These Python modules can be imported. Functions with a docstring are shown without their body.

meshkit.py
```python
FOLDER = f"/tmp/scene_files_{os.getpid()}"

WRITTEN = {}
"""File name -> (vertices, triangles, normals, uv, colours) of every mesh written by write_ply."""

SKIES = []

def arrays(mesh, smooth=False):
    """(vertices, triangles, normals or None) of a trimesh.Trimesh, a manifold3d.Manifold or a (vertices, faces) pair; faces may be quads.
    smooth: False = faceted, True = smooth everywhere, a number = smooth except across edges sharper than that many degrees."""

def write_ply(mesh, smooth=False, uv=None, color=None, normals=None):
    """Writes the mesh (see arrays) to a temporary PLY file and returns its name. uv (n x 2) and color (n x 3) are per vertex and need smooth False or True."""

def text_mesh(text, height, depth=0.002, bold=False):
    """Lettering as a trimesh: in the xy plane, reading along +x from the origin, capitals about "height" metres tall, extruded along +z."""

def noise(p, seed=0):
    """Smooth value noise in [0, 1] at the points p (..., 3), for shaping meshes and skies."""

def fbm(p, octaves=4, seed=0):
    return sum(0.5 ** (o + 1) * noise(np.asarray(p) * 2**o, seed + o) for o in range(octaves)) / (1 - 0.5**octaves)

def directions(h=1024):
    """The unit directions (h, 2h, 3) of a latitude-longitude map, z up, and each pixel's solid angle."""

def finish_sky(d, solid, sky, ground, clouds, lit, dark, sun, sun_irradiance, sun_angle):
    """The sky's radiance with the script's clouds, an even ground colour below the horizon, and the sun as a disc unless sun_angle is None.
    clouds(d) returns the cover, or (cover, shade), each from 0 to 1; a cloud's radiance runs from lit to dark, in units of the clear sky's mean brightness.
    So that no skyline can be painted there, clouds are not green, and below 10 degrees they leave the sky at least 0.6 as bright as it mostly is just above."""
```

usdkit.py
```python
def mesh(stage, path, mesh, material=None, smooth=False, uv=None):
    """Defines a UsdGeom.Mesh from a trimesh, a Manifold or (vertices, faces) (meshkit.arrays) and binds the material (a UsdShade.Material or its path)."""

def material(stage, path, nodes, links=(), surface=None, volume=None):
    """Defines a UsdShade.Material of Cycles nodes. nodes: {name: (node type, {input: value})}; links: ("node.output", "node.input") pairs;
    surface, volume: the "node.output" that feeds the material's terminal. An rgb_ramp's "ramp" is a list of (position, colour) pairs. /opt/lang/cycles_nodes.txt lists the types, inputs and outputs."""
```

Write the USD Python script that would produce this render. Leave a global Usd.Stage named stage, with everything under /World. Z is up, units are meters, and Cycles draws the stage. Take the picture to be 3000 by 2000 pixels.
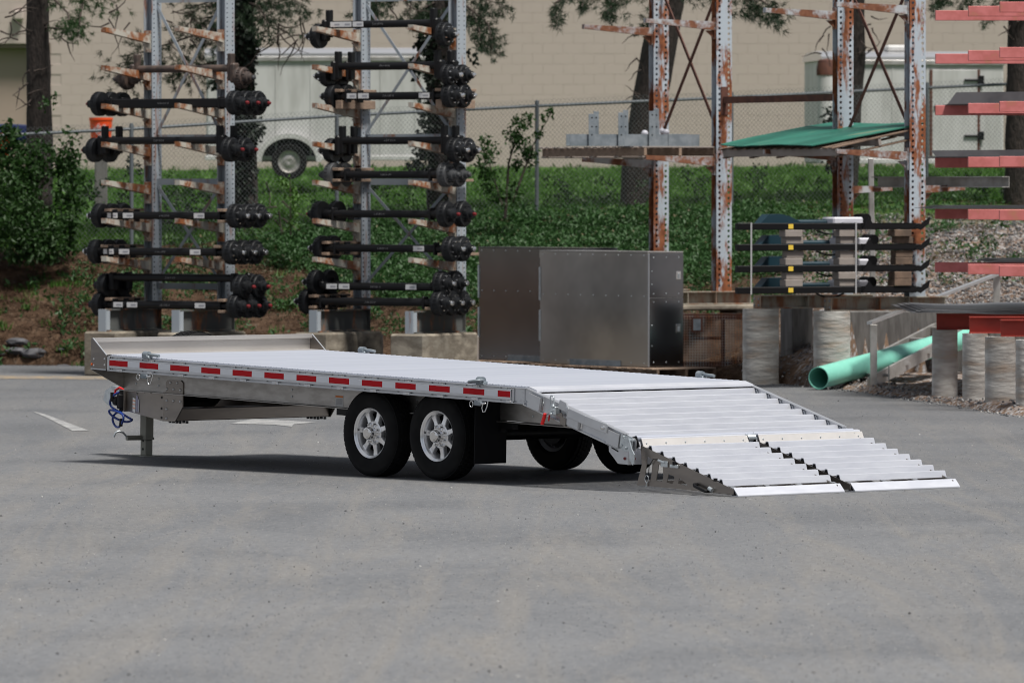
import math, random, numpy as np, trimesh, usdkit, meshkit
from shapely.geometry import Polygon, box as sbox
from pxr import Usd, UsdGeom, UsdLux, UsdShade, Gf, Sdf

stage = Usd.Stage.CreateInMemory()
UsdGeom.SetStageUpAxis(stage, UsdGeom.Tokens.z)
UsdGeom.SetStageMetersPerUnit(stage, 1.0)
UsdGeom.Xform.Define(stage, '/World')
UsdGeom.Scope.Define(stage, '/World/Looks')
PI = math.pi
R = random.Random(11)
NR = np.random.RandomState(7)

# ------------------------------------------------------------------ camera, sky, sun
F_PX, CAM_H, PITCH = 18757.6, 2.5326, 0.0239          # focal length in pixels of a 3000 px wide frame
cam = UsdGeom.Camera.Define(stage, '/World/camera')
cam.AddTranslateOp().Set(Gf.Vec3d(0, 0, CAM_H))
cam.AddRotateXOp().Set(90 - math.degrees(PITCH))
cam.CreateHorizontalApertureAttr(36.0)
cam.CreateVerticalApertureAttr(24.0)
cam.CreateFocalLengthAttr(F_PX / 3000 * 36)
cam.CreateClippingRangeAttr(Gf.Vec2f(0.5, 3000))
cam.CreateFStopAttr(5.0)
cam.CreateFocusDistanceAttr(57.0)
cam.CreateExposureAttr(0.74)

SUN_EL, SUN_AZ = math.radians(65), math.atan2(0.62, -0.70)
sd = np.array([math.sin(SUN_AZ) * math.cos(SUN_EL), math.cos(SUN_AZ) * math.cos(SUN_EL), math.sin(SUN_EL)])
sky = UsdLux.DomeLight.Define(stage, '/World/sky')
skm = usdkit.material(stage, '/World/Looks/sky', {
    'tc': ('texture_coordinate', {}),
    'mp': ('mapping', {'scale': (1.0, 1.0, 2.2)}),
    'n': ('noise_texture', {'scale': 2.3, 'detail': 5, 'roughness': 0.55}),
    'cr': ('rgb_ramp', {'ramp': [(0.30, (0, 0, 0)), (0.56, (1, 1, 1))]}),
    's': ('sky_texture', {'sky_type': 'single_scattering', 'sun_disc': False, 'sun_elevation': SUN_EL, 'sun_rotation': SUN_AZ, 'aerosol_density': 2.0}),
    'mx': ('mix_color', {'b': (5.0, 5.2, 5.6), 'use_clamp': False}),
    'b': ('background_shader', {'strength': 0.05})},
    [('tc.generated', 'mp.vector'), ('mp.vector', 'n.vector'), ('n.fac', 'cr.fac'), ('cr.color', 'mx.fac'), ('s.color', 'mx.a'), ('mx.result', 'b.color')], surface='b.background')
UsdShade.MaterialBindingAPI.Apply(sky.GetPrim()).Bind(skm)
sky.GetPrim().SetCustomDataByKey('kind', 'structure')
sun = UsdLux.DistantLight.Define(stage, '/World/sun')
sun.CreateIntensityAttr(0.95)
sun.CreateAngleAttr(14.0)
sun.CreateColorAttr(Gf.Vec3f(1.0, 0.96, 0.9))
sun.GetPrim().CreateAttribute('inputs:normalize', Sdf.ValueTypeNames.Bool).Set(True)
sun.AddTransformOp().Set(Gf.Matrix4d(Gf.Rotation(Gf.Vec3d(0, 0, 1), Gf.Vec3d(*sd)), Gf.Vec3d(0, 0, 30)))

# ------------------------------------------------------------------ helpers
def at(x, y, Y):
    """the point at depth Y that a 3000 x 2000 photograph pixel shows"""
    a, b = (x - 1500) / F_PX, -(y - 1000) / F_PX
    c, s = math.cos(PITCH), math.sin(PITCH)
    dy, dz = c + b * s, -s + b * c
    return np.array([a / dy * Y, Y, CAM_H + dz / dy * Y])

used = {}
def numbered(path):
    k = used.get(path, -1) + 1
    used[path] = k
    return path if k == 0 else '%s_%03d' % (path, k)

def setd(prim, label=None, cat=None, group=None, kind=None):
    for k, v in (('label', label), ('category', cat), ('group', group), ('kind', kind)):
        if v:
            prim.SetCustomDataByKey(k, v)
    return prim

def thing(name, label, cat, loc=(0, 0, 0), rz=0, ry=0, group=None):
    x = UsdGeom.Xform.Define(stage, numbered('/World/' + name))
    x.AddTranslateOp().Set(Gf.Vec3d(*map(float, loc)))
    x.AddRotateZOp().Set(math.degrees(rz))
    if ry:
        x.AddRotateYOp().Set(math.degrees(ry))
    return setd(x.GetPrim(), label, cat, group)

def dup(root, loc, rz, label, group=None):
    base = root.GetPath().pathString.rstrip('0123456789').rstrip('_') if root.GetPath().pathString not in used else root.GetPath().pathString
    x = UsdGeom.Xform.Define(stage, numbered(base))
    x.GetPrim().GetReferences().AddInternalReference(root.GetPath())
    x.GetPrim().SetInstanceable(True)
    x.GetPrim().GetAttribute('xformOp:translate').Set(Gf.Vec3d(*map(float, loc)))
    x.GetPrim().GetAttribute('xformOp:rotateZ').Set(math.degrees(rz))
    return setd(x.GetPrim(), label, root.GetCustomDataByKey('category'), group)

def part(parent, name, mesh, mat, smooth=False, label=None, kind=None):
    m = usdkit.mesh(stage, numbered(parent.GetPath().pathString + '/' + name), mesh if not isinstance(mesh, B) else mesh.out(), mat, smooth)
    return setd(m.GetPrim(), label, None, None, kind)

def sub(parent, name):
    return UsdGeom.Xform.Define(stage, numbered(parent.GetPath().pathString + '/' + name)).GetPrim()

def obj(name, label, cat, mesh, mat, smooth=False, group=None, kind=None):
    m = usdkit.mesh(stage, numbered('/World/' + name), mesh if not isinstance(mesh, B) else mesh.out(), mat, smooth)
    return setd(m.GetPrim(), label, cat, group, kind)

_bf = None
class B:
    """collects shapes into one mesh"""
    def __init__(s):
        s.v, s.f, s.n = [], [], 0
    def add(s, v, f):
        v = np.asarray(v, float); f = np.asarray(f, int)
        if f.shape[1] == 4:
            f = np.vstack([f[:, [0, 1, 2]], f[:, [0, 2, 3]]])
        s.v.append(v); s.f.append(f + s.n); s.n += len(v)
        return s
    def mesh(s, m):
        return s.add(np.array(m.vertices), np.array(m.faces))
    def out(s):
        return np.vstack(s.v), np.vstack(s.f)
    def xf(s, M=None, t=(0, 0, 0)):
        s.v = [(v @ np.asarray(M).T if M is not None else v) + np.asarray(t, float) for v in s.v]
        return s
    def box(s, lo, hi, bev=0.0, M=None, t=(0, 0, 0)):
        global _bf
        lo, hi = np.minimum(lo, hi).astype(float), np.maximum(lo, hi).astype(float)
        if bev <= 0:
            v = np.array([[(lo, hi)[i][0], (lo, hi)[j][1], (lo, hi)[k][2]] for i in (0, 1) for j in (0, 1) for k in (0, 1)])
            f = np.array([[0, 1, 3, 2], [4, 6, 7, 5], [0, 4, 5, 1], [2, 3, 7, 6], [0, 2, 6, 4], [1, 5, 7, 3]])
        else:
            c, h = (lo + hi) / 2, (hi - lo) / 2
            b = np.minimum(bev, h * 0.9)
            sg = np.array([[i, j, k] for i in (-1, 1) for j in (-1, 1) for k in (-1, 1)], float)
            v = np.vstack([c + sg * (h - b * (np.arange(3) != a)) for a in range(3)])
            if _bf is None:
                u = np.vstack([sg * (1 - 0.2 * (np.arange(3) != a)) for a in range(3)])
                hull = trimesh.convex.ConvexHull(u) if hasattr(trimesh.convex, 'ConvexHull') else None
                f0 = hull.simplices.copy()
                for q in range(len(f0)):
                    p = u[f0[q]]
                    if np.dot(np.cross(p[1] - p[0], p[2] - p[0]), p.mean(0)) < 0:
                        f0[q] = f0[q][::-1]
                _bf = f0
            f = _bf
        if M is not None:
            v = v @ np.asarray(M).T
        return s.add(v + np.asarray(t, float), f)
    def bar(s, p, q, w, h, up=(0, 0, 1), bev=0.0):
        p, q = np.asarray(p, float), np.asarray(q, float)
        d = q - p; L = np.linalg.norm(d); d /= L
        y = np.cross(up, d)
        if np.linalg.norm(y) < 1e-6:
            y = np.cross((0, 1, 0), d)
        y /= np.linalg.norm(y); z = np.cross(d, y)
        return s.box((0, -w / 2, -h / 2), (L, w / 2, h / 2), bev, np.stack([d, y, z], 1), p)
    def tube(s, pts, r, n=8, cap=True):
        pts = np.asarray(pts, float); rr = np.broadcast_to(np.asarray(r, float), (len(pts),))
        tg = np.gradient(pts, axis=0); tg /= np.maximum(np.linalg.norm(tg, axis=1, keepdims=True), 1e-9)
        a = np.cross(tg[0], (0, 0, 1) if abs(tg[0][2]) < 0.9 else (0, 1, 0)); a /= np.linalg.norm(a)
        th = np.arange(n) / n * 2 * PI; V = []
        for i in range(len(pts)):
            a = a - tg[i] * np.dot(a, tg[i]); a /= np.linalg.norm(a); b = np.cross(tg[i], a)
            V.append(pts[i] + rr[i] * (np.cos(th)[:, None] * a + np.sin(th)[:, None] * b))
        F = []
        for i in range(len(pts) - 1):
            for j in range(n):
                k = (j + 1) % n
                F.append([i * n + j, i * n + k, (i + 1) * n + k, (i + 1) * n + j])
        V = np.vstack(V); F = np.array(F); F = np.vstack([F[:, [0, 1, 2]], F[:, [0, 2, 3]]])
        if cap:
            m = len(V); V = np.vstack([V, pts[0], pts[-1]]); e = (len(pts) - 1) * n
            F = np.vstack([F, [[m, (j + 1) % n, j] for j in range(n)], [[m + 1, e + j, e + (j + 1) % n] for j in range(n)]])
        return s.add(V, F)
    def lathe(s, prof, n=24, axis='x', c=(0, 0, 0)):
        """prof: (radius, height) pairs around the axis"""
        P = np.asarray(prof, float); th = np.arange(n) / n * 2 * PI; m = len(P)
        x = np.repeat(P[:, 1], n); y = np.outer(P[:, 0], np.cos(th)).ravel(); z = np.outer(P[:, 0], np.sin(th)).ravel()
        V = np.stack([x, y, z], 1)
        if axis == 'y': V = V[:, [2, 0, 1]]
        if axis == 'z': V = V[:, [1, 2, 0]]
        i, j = np.meshgrid(np.arange(m - 1), np.arange(n), indexing='ij'); k = (j + 1) % n
        F = np.stack([i * n + j, (i + 1) * n + j, (i + 1) * n + k, i * n + k], -1).reshape(-1, 4)
        return s.add(V + np.asarray(c, float), F)
    def prism(s, poly, lo, hi, plane='xz'):
        """poly: points or shapely polygon drawn in the plane, extruded along the remaining axis from lo to hi"""
        g = poly if hasattr(poly, 'exterior') else Polygon(poly)
        m = trimesh.creation.extrude_polygon(g, hi - lo, engine='earcut')
        v = np.array(m.vertices); f = np.array(m.faces); v[:, 2] += lo
        if plane == 'xz': v = v[:, [0, 2, 1]]; f = f[:, ::-1]
        if plane == 'yz': v = v[:, [2, 0, 1]]
        return s.add(v, f)
    def sphere(s, c, r, n=8, flat=1.0):
        t = np.linspace(-PI / 2, PI / 2, n // 2 + 1)
        return s.lathe([(r * math.cos(a), r * flat * math.sin(a)) for a in t], n, 'z', c)

def sc_poly(pts, a, b):
    return [(x * a, y * b) for x, y in pts]

def mat(name, c, rough=0.6, metal=0.0, c2=None, scale=4.0, lo=0.4, hi=0.62, detail=4, stretch=(1, 1, 1), rot=(0, 0, 0), bump=0.0, bscale=30.0, bdist=0.01, spec=0.5, c3=None, coat=0.0, aniso=0.0):
    n = {'p': ('principled_bsdf', {'roughness': rough, 'metallic': metal, 'specular_ior_level': spec, 'base_color': c, 'coat_weight': coat})}
    L = []
    if c2 is not None or bump:
        n['g'] = ('geometry', {}); n['m'] = ('mapping', {'scale': stretch, 'rotation': rot}); L += [('g.position', 'm.vector')]
    if c2 is not None:
        n['n'] = ('noise_texture', {'scale': scale, 'detail': detail, 'roughness': 0.6})
        ramp = [(lo, c), (hi, c2)] if c3 is None else [(lo, c), ((lo + hi) / 2, c2), (hi, c3)]
        n['r'] = ('rgb_ramp', {'ramp': ramp})
        L += [('m.vector', 'n.vector'), ('n.fac', 'r.fac'), ('r.color', 'p.base_color')]
    if bump:
        n['bn'] = ('noise_texture', {'scale': bscale, 'detail': 4}); n['b'] = ('bump', {'strength': bump, 'distance': bdist})
        L += [('m.vector', 'bn.vector'), ('bn.fac', 'b.height'), ('b.normal', 'p.normal')]
    return usdkit.material(stage, '/World/Looks/' + name, n, L, surface='p.BSDF')

def leafmat(name, cols, trans=0.3, rough=0.55):
    ramp = [(i / (len(cols) - 1), c) for i, c in enumerate(cols)]
    return usdkit.material(stage, '/World/Looks/' + name, {
        'g': ('geometry', {}), 'r': ('rgb_ramp', {'ramp': ramp}), 'p': ('principled_bsdf', {'roughness': rough, 'specular_ior_level': 0.35}),
        't': ('translucent_bsdf', {}), 'x': ('mix_closure', {'fac': trans})},
        [('g.random_per_island', 'r.fac'), ('r.color', 'p.base_color'), ('r.color', 't.color'), ('p.BSDF', 'x.closure1'), ('t.BSDF', 'x.closure2')], surface='x.closure')

def rustmat(name, paint, lo, hi, scale=2.2, rust=(0.17, 0.055, 0.02), rust2=(0.36, 0.15, 0.06), stretch=(1.6, 1.6, 0.45)):
    return usdkit.material(stage, '/World/Looks/' + name, {
        'g': ('geometry', {}), 'm': ('mapping', {'scale': stretch}), 'n': ('noise_texture', {'scale': scale, 'detail': 7, 'roughness': 0.68}),
        'n2': ('noise_texture', {'scale': 14.0, 'detail': 4}), 'rr': ('rgb_ramp', {'ramp': [(0.35, rust), (0.68, rust2)]}),
        'f': ('rgb_ramp', {'ramp': [(lo, (0, 0, 0)), (hi, (1, 1, 1))]}), 'x': ('mix_color', {'a': paint}),
        'b': ('bump', {'strength': 0.3, 'distance': 0.006}), 'p': ('principled_bsdf', {'roughness': 0.62, 'specular_ior_level': 0.4})},
        [('g.position', 'm.vector'), ('m.vector', 'n.vector'), ('g.position', 'n2.vector'), ('n2.fac', 'rr.fac'), ('n.fac', 'f.fac'), ('f.color', 'x.fac'), ('rr.color', 'x.b'),
         ('x.result', 'p.base_color'), ('n.fac', 'b.height'), ('b.normal', 'p.normal')], surface='p.BSDF')

ALU = mat('aluminum', (0.60, 0.61, 0.63), 0.38, 0.9, (0.54, 0.55, 0.57), 3, bump=0.04, bscale=9, bdist=0.004)
DECK = usdkit.material(stage, '/World/Looks/deck_aluminum', {
    'o': ('object_info', {}), 'g': ('geometry', {}), 'n': ('noise_texture', {'scale': 2.5, 'detail': 4}), 'ad': ('math', {'math_type': 'multiply_add', 'value2': 0.35}),
    'r': ('rgb_ramp', {'ramp': [(0.0, (0.42, 0.445, 0.51)), (0.65, (0.46, 0.485, 0.55)), (1.3, (0.495, 0.52, 0.585))]}), 'p': ('principled_bsdf', {'roughness': 0.46, 'metallic': 0.6})},
    [('g.position', 'n.vector'), ('n.fac', 'ad.value1'), ('o.random', 'ad.value3'), ('ad.value', 'r.fac'), ('r.color', 'p.base_color')], surface='p.BSDF')
SLAT = mat('slat_aluminum', (0.54, 0.555, 0.60), 0.45, 0.5, (0.485, 0.50, 0.55), 3, stretch=(1, 1, 6))
TREAD = mat('transition_sheet', (0.60, 0.575, 0.55), 0.45, 0.5, (0.55, 0.53, 0.51), 3)
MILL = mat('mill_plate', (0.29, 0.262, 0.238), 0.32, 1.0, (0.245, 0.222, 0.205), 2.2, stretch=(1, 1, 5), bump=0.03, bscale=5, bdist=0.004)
BULK = mat('bulkhead_sheet', (0.50, 0.48, 0.46), 0.45, 0.7, (0.46, 0.44, 0.42), 2, stretch=(1, 1, 4))  # lighter copy of the mill metal; sunlight on the front wall is in the colour
FRAME = mat('frame_aluminum', (0.46, 0.44, 0.42), 0.42, 1.0, (0.36, 0.34, 0.32), 5, stretch=(1, 1, 3))
BOXM = mat('toolbox_plate', (0.58, 0.555, 0.53), 0.33, 1.0, (0.44, 0.42, 0.40), 0.9, bump=0.03, bscale=2.5, bdist=0.006)
BOXD = mat('dark_plate', (0.26, 0.265, 0.28), 0.16, 1.0, (0.21, 0.215, 0.23), 1.0, bump=0.02, bscale=2.0, bdist=0.006)  # same metal as the toolbox plate, dark reflections put into its colour and gloss
ZINC = mat('zinc', (0.62, 0.66, 0.68), 0.38, 0.9, (0.5, 0.54, 0.56), 20)
GALV = mat('galvanised', (0.17, 0.20, 0.225), 0.5, 0.4, (0.26, 0.29, 0.315), 6)
CHROME = mat('chrome', (0.78, 0.77, 0.76), 0.10, 1.0)
RIM = mat('rim_paint', (0.86, 0.86, 0.865), 0.22, 0.8)
TYRE = mat('tyre_rubber', (0.006, 0.006, 0.0065), 0.75, 0, (0.010, 0.010, 0.010), 8, spec=0.15)
BLACK = mat('black_paint', (0.004, 0.004, 0.0048), 0.45, 0, spec=0.25)
DRUM = mat('drum_black', (0.005, 0.0055, 0.0065), 0.45, 0, (0.010, 0.011, 0.013), 9, spec=0.3)
DRUMG = mat('drum_grey', (0.05, 0.052, 0.055), 0.5, 0.2)
DRUMB = mat('drum_brown', (0.04, 0.03, 0.026), 0.6, 0.1, (0.075, 0.05, 0.04), 12)
FLAP = mat('rubber_flap', (0.007, 0.007, 0.008), 0.8, 0, spec=0.2)
RED = mat('red_tape', (0.40, 0.002, 0.007), 0.4, 0, spec=0.15)
WHITET = mat('white_tape', (0.60, 0.62, 0.66), 0.35, 0)
REDP = mat('red_plastic', (0.52, 0.012, 0.012), 0.35)
REDC = mat('red_cap', (0.14, 0.007, 0.010), 0.5)
AMBER = mat('amber_lens', (0.55, 0.09, 0.01), 0.2)
BLUEC = mat('blue_cable', (0.008, 0.032, 0.19), 0.35)
JACK = mat('jack_steel', (0.25, 0.25, 0.215), 0.5, 0.3)
STICK = mat('label_paper', (0.60, 0.60, 0.60), 0.6)
ORNG = mat('orange_print', (0.70, 0.20, 0.03), 0.5)
PRINT = mat('grey_print', (0.30, 0.30, 0.33), 0.6)
VIOLET = mat('dark_print', (0.20, 0.19, 0.26), 0.6)
BLUEP = rustmat('blue_rack_paint', (0.29, 0.325, 0.36), 0.55, 0.66, 2.6, rust2=(0.24, 0.10, 0.045), stretch=(2, 2, .35))
BASEB = rustmat('dark_base_paint', (0.085, 0.090, 0.088), 0.52, 0.66, 2.6)  # rack paint darkened: shading of the base beam sides is painted in, rust aside
BLUEA = rustmat('rusty_arm_paint', (0.40, 0.38, 0.33), 0.44, 0.58, 4.5, rust2=(0.26, 0.10, 0.035), stretch=(1, 1, 1))
RUSTP = rustmat('rusty_rack_paint', (0.34, 0.385, 0.43), 0.475, 0.545, 2.7, rust=(0.13, 0.038, 0.013), rust2=(0.25, 0.085, 0.032))
RUSTA = rustmat('rusty_arm_heavy', (0.36, 0.38, 0.40), 0.42, 0.54, 3.2, rust=(0.12, 0.04, 0.018), rust2=(0.20, 0.085, 0.045), stretch=(1, 1, 1))
BEIGEB = rustmat('beige_base_paint', (0.27, 0.25, 0.205), 0.45, 0.60, 2.4, rust2=(0.22, 0.09, 0.04))
RUSTD = mat('dark_rust', (0.06, 0.02, 0.013), 0.8, 0, (0.10, 0.035, 0.02), 8)
PINK = mat('pink_rack_paint', (0.50, 0.155, 0.15), 0.65, 0, (0.42, 0.12, 0.11), 6, c3=(0.36, 0.15, 0.09), detail=7, lo=0.4, hi=0.75)
REDB = mat('red_base_paint', (0.36, 0.045, 0.03), 0.6, 0, (0.27, 0.035, 0.025), 4)
SHEET = mat('sheet_metal', (0.16, 0.165, 0.175), 0.42, 0.6, (0.11, 0.115, 0.125), 2)
CONC = mat('concrete', (0.30, 0.265, 0.21), 0.9, 0, (0.13, 0.11, 0.085), 2.2, c3=(0.24, 0.22, 0.18), lo=0.34, hi=0.74, stretch=(1, 1, 2), bump=0.3, bscale=25)
PIERM = mat('pier_concrete', (0.44, 0.43, 0.405), 0.9, 0, (0.30, 0.285, 0.265), 1.7, stretch=(1.0, 1.0, 4.2), rot=(0.22, 0.16, 0), bump=0.7, bscale=5, bdist=0.02, c3=(0.31, 0.25, 0.20), lo=0.36, hi=0.70)
WALLC = mat('wall_concrete', (0.13, 0.125, 0.12), 0.9, 0, (0.08, 0.075, 0.072), 3, stretch=(5, 5, 0.7), bump=0.3, bscale=8)
WOOD = mat('weathered_wood', (0.26, 0.185, 0.135), 0.85, 0, (0.20, 0.14, 0.10), 6, stretch=(2, 2, 8), bump=0.3, bscale=20)
WOODG = mat('grey_wood', (0.24, 0.21, 0.19), 0.85, 0, (0.22, 0.19, 0.17), 6, bump=0.3, bscale=20)
WOODD = mat('dark_wood', (0.15, 0.10, 0.07), 0.9, 0, (0.08, 0.055, 0.04), 5)
GREENT = mat('green_sheet', (0.007, 0.10, 0.068), 0.6, 0, (0.012, 0.125, 0.088), 1.2, c3=(0.15, 0.15, 0.085), lo=0.45, hi=0.74, stretch=(1, 3, 1))
PIPEG = mat('green_pipe', (0.16, 0.45, 0.36), 0.5, 0, (0.18, 0.48, 0.39), 5, c3=(0.045, 0.13, 0.10), lo=0.5, hi=0.80, detail=8, stretch=(3, 1, 3))
BLUEF = mat('blue_steel', (0.006, 0.028, 0.042), 0.4)
TANK = mat('white_tank', (0.50, 0.50, 0.55), 0.4)
YEL = mat('yellow_sticker', (0.65, 0.45, 0.05), 0.5)
GREYS = mat('grey_strap', (0.30, 0.30, 0.31), 0.5)
ALUD = mat('dull_aluminum', (0.42, 0.41, 0.40), 0.5, 0.7, (0.30, 0.29, 0.27), 4)
FENCEM = mat('fence_steel', (0.105, 0.12, 0.13), 0.5, 0.2)
WIREM = mat('fence_wire', (0.10, 0.11, 0.11), 0.5, 0.2)
CMU = mat('painted_block', (0.385, 0.326, 0.292), 0.9, 0, (0.375, 0.317, 0.283), 0.35, bump=0.15, bscale=30)
CMUJ = mat('painted_joint', (0.37, 0.313, 0.28), 0.9)
DOORM = mat('door_paint', (0.29, 0.225, 0.185), 0.7)
DOORF = mat('door_frame', (0.16, 0.12, 0.09), 0.7)
CARGO = mat('cargo_white', (0.46, 0.46, 0.455), 0.5, 0, (0.37, 0.37, 0.36), 1.2, stretch=(3, 3, 0.6))
ROOFA = mat('cargo_roof', (0.75, 0.74, 0.74), 0.3, 0.9)
BARK = mat('bark', (0.032, 0.024, 0.020), 0.95, 0, (0.013, 0.010, 0.008), 7, stretch=(3, 3, 0.8), bump=1.0, bscale=14, bdist=0.03)
TWIG = mat('twig', (0.045, 0.033, 0.027), 0.9)
ORANGE = mat('orange_plastic', (0.75, 0.07, 0.01), 0.4)
STONE = mat('grey_stone', (0.045, 0.045, 0.05), 0.85, 0, (0.085, 0.085, 0.092), 5, bump=0.4, bscale=15)
PAINTW = mat('road_white', (0.30, 0.30, 0.295), 0.85, 0, (0.14, 0.142, 0.145), 6, lo=0.38, hi=0.60, detail=7)
PAINTY = mat('road_yellow', (0.25, 0.18, 0.095), 0.85, 0, (0.125, 0.122, 0.12), 5, lo=0.38, hi=0.58, detail=7)

LEAF_BUSH = leafmat('leaf_bush', [(0.012, 0.034, 0.007), (0.030, 0.088, 0.014), (0.055, 0.15, 0.02), (0.10, 0.24, 0.03)])
LEAF_IVY = leafmat('leaf_ivy', [(0.006, 0.014, 0.006), (0.012, 0.028, 0.009), (0.018, 0.045, 0.012)], 0.15)
LEAF_WEED = leafmat('leaf_weed', [(0.03, 0.08, 0.02), (0.06, 0.155, 0.032), (0.095, 0.215, 0.045), (0.16, 0.29, 0.07)])
LEAF_VINE = leafmat('leaf_vine', [(0.02, 0.055, 0.010), (0.05, 0.14, 0.02), (0.09, 0.23, 0.028), (0.16, 0.34, 0.045)], .35)
LEAF_DRY = leafmat('leaf_dry', [(0.10, 0.085, 0.04), (0.16, 0.13, 0.06), (0.06, 0.09, 0.03)], 0.2)
LEAF_LIGHT = leafmat('leaf_light', [(0.045, 0.11, 0.012), (0.08, 0.19, 0.02), (0.11, 0.23, 0.03)])
NEEDLE = leafmat('needles', [(0.010, 0.026, 0.008), (0.02, 0.055, 0.012), (0.035, 0.085, 0.02)], 0.2)
NEEDLEL = leafmat('needles_light', [(0.02, 0.055, 0.012), (0.04, 0.105, 0.02), (0.06, 0.13, 0.03)], 0.3)
GRASSM = leafmat('grass_blades', [(0.05, 0.13, 0.016), (0.075, 0.19, 0.022), (0.11, 0.24, 0.035)], 0.35)
STRAW = leafmat('straw', [(0.050, 0.028, 0.016), (0.08, 0.047, 0.027), (0.14, 0.095, 0.06), (0.035, 0.020, 0.013)], 0.1)
PEBM = usdkit.material(stage, '/World/Looks/pebbles', {'o': ('object_info', {}), 'r': ('rgb_ramp', {'ramp': [(0, (0.04, 0.04, 0.043)), (0.45, (0.10, 0.10, 0.105)), (0.75, (0.22, 0.21, 0.20)), (1, (0.40, 0.40, 0.39))]}), 'p': ('principled_bsdf', {'roughness': 0.85})},
                       [('o.random', 'r.fac'), ('r.color', 'p.base_color')], surface='p.BSDF')

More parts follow.
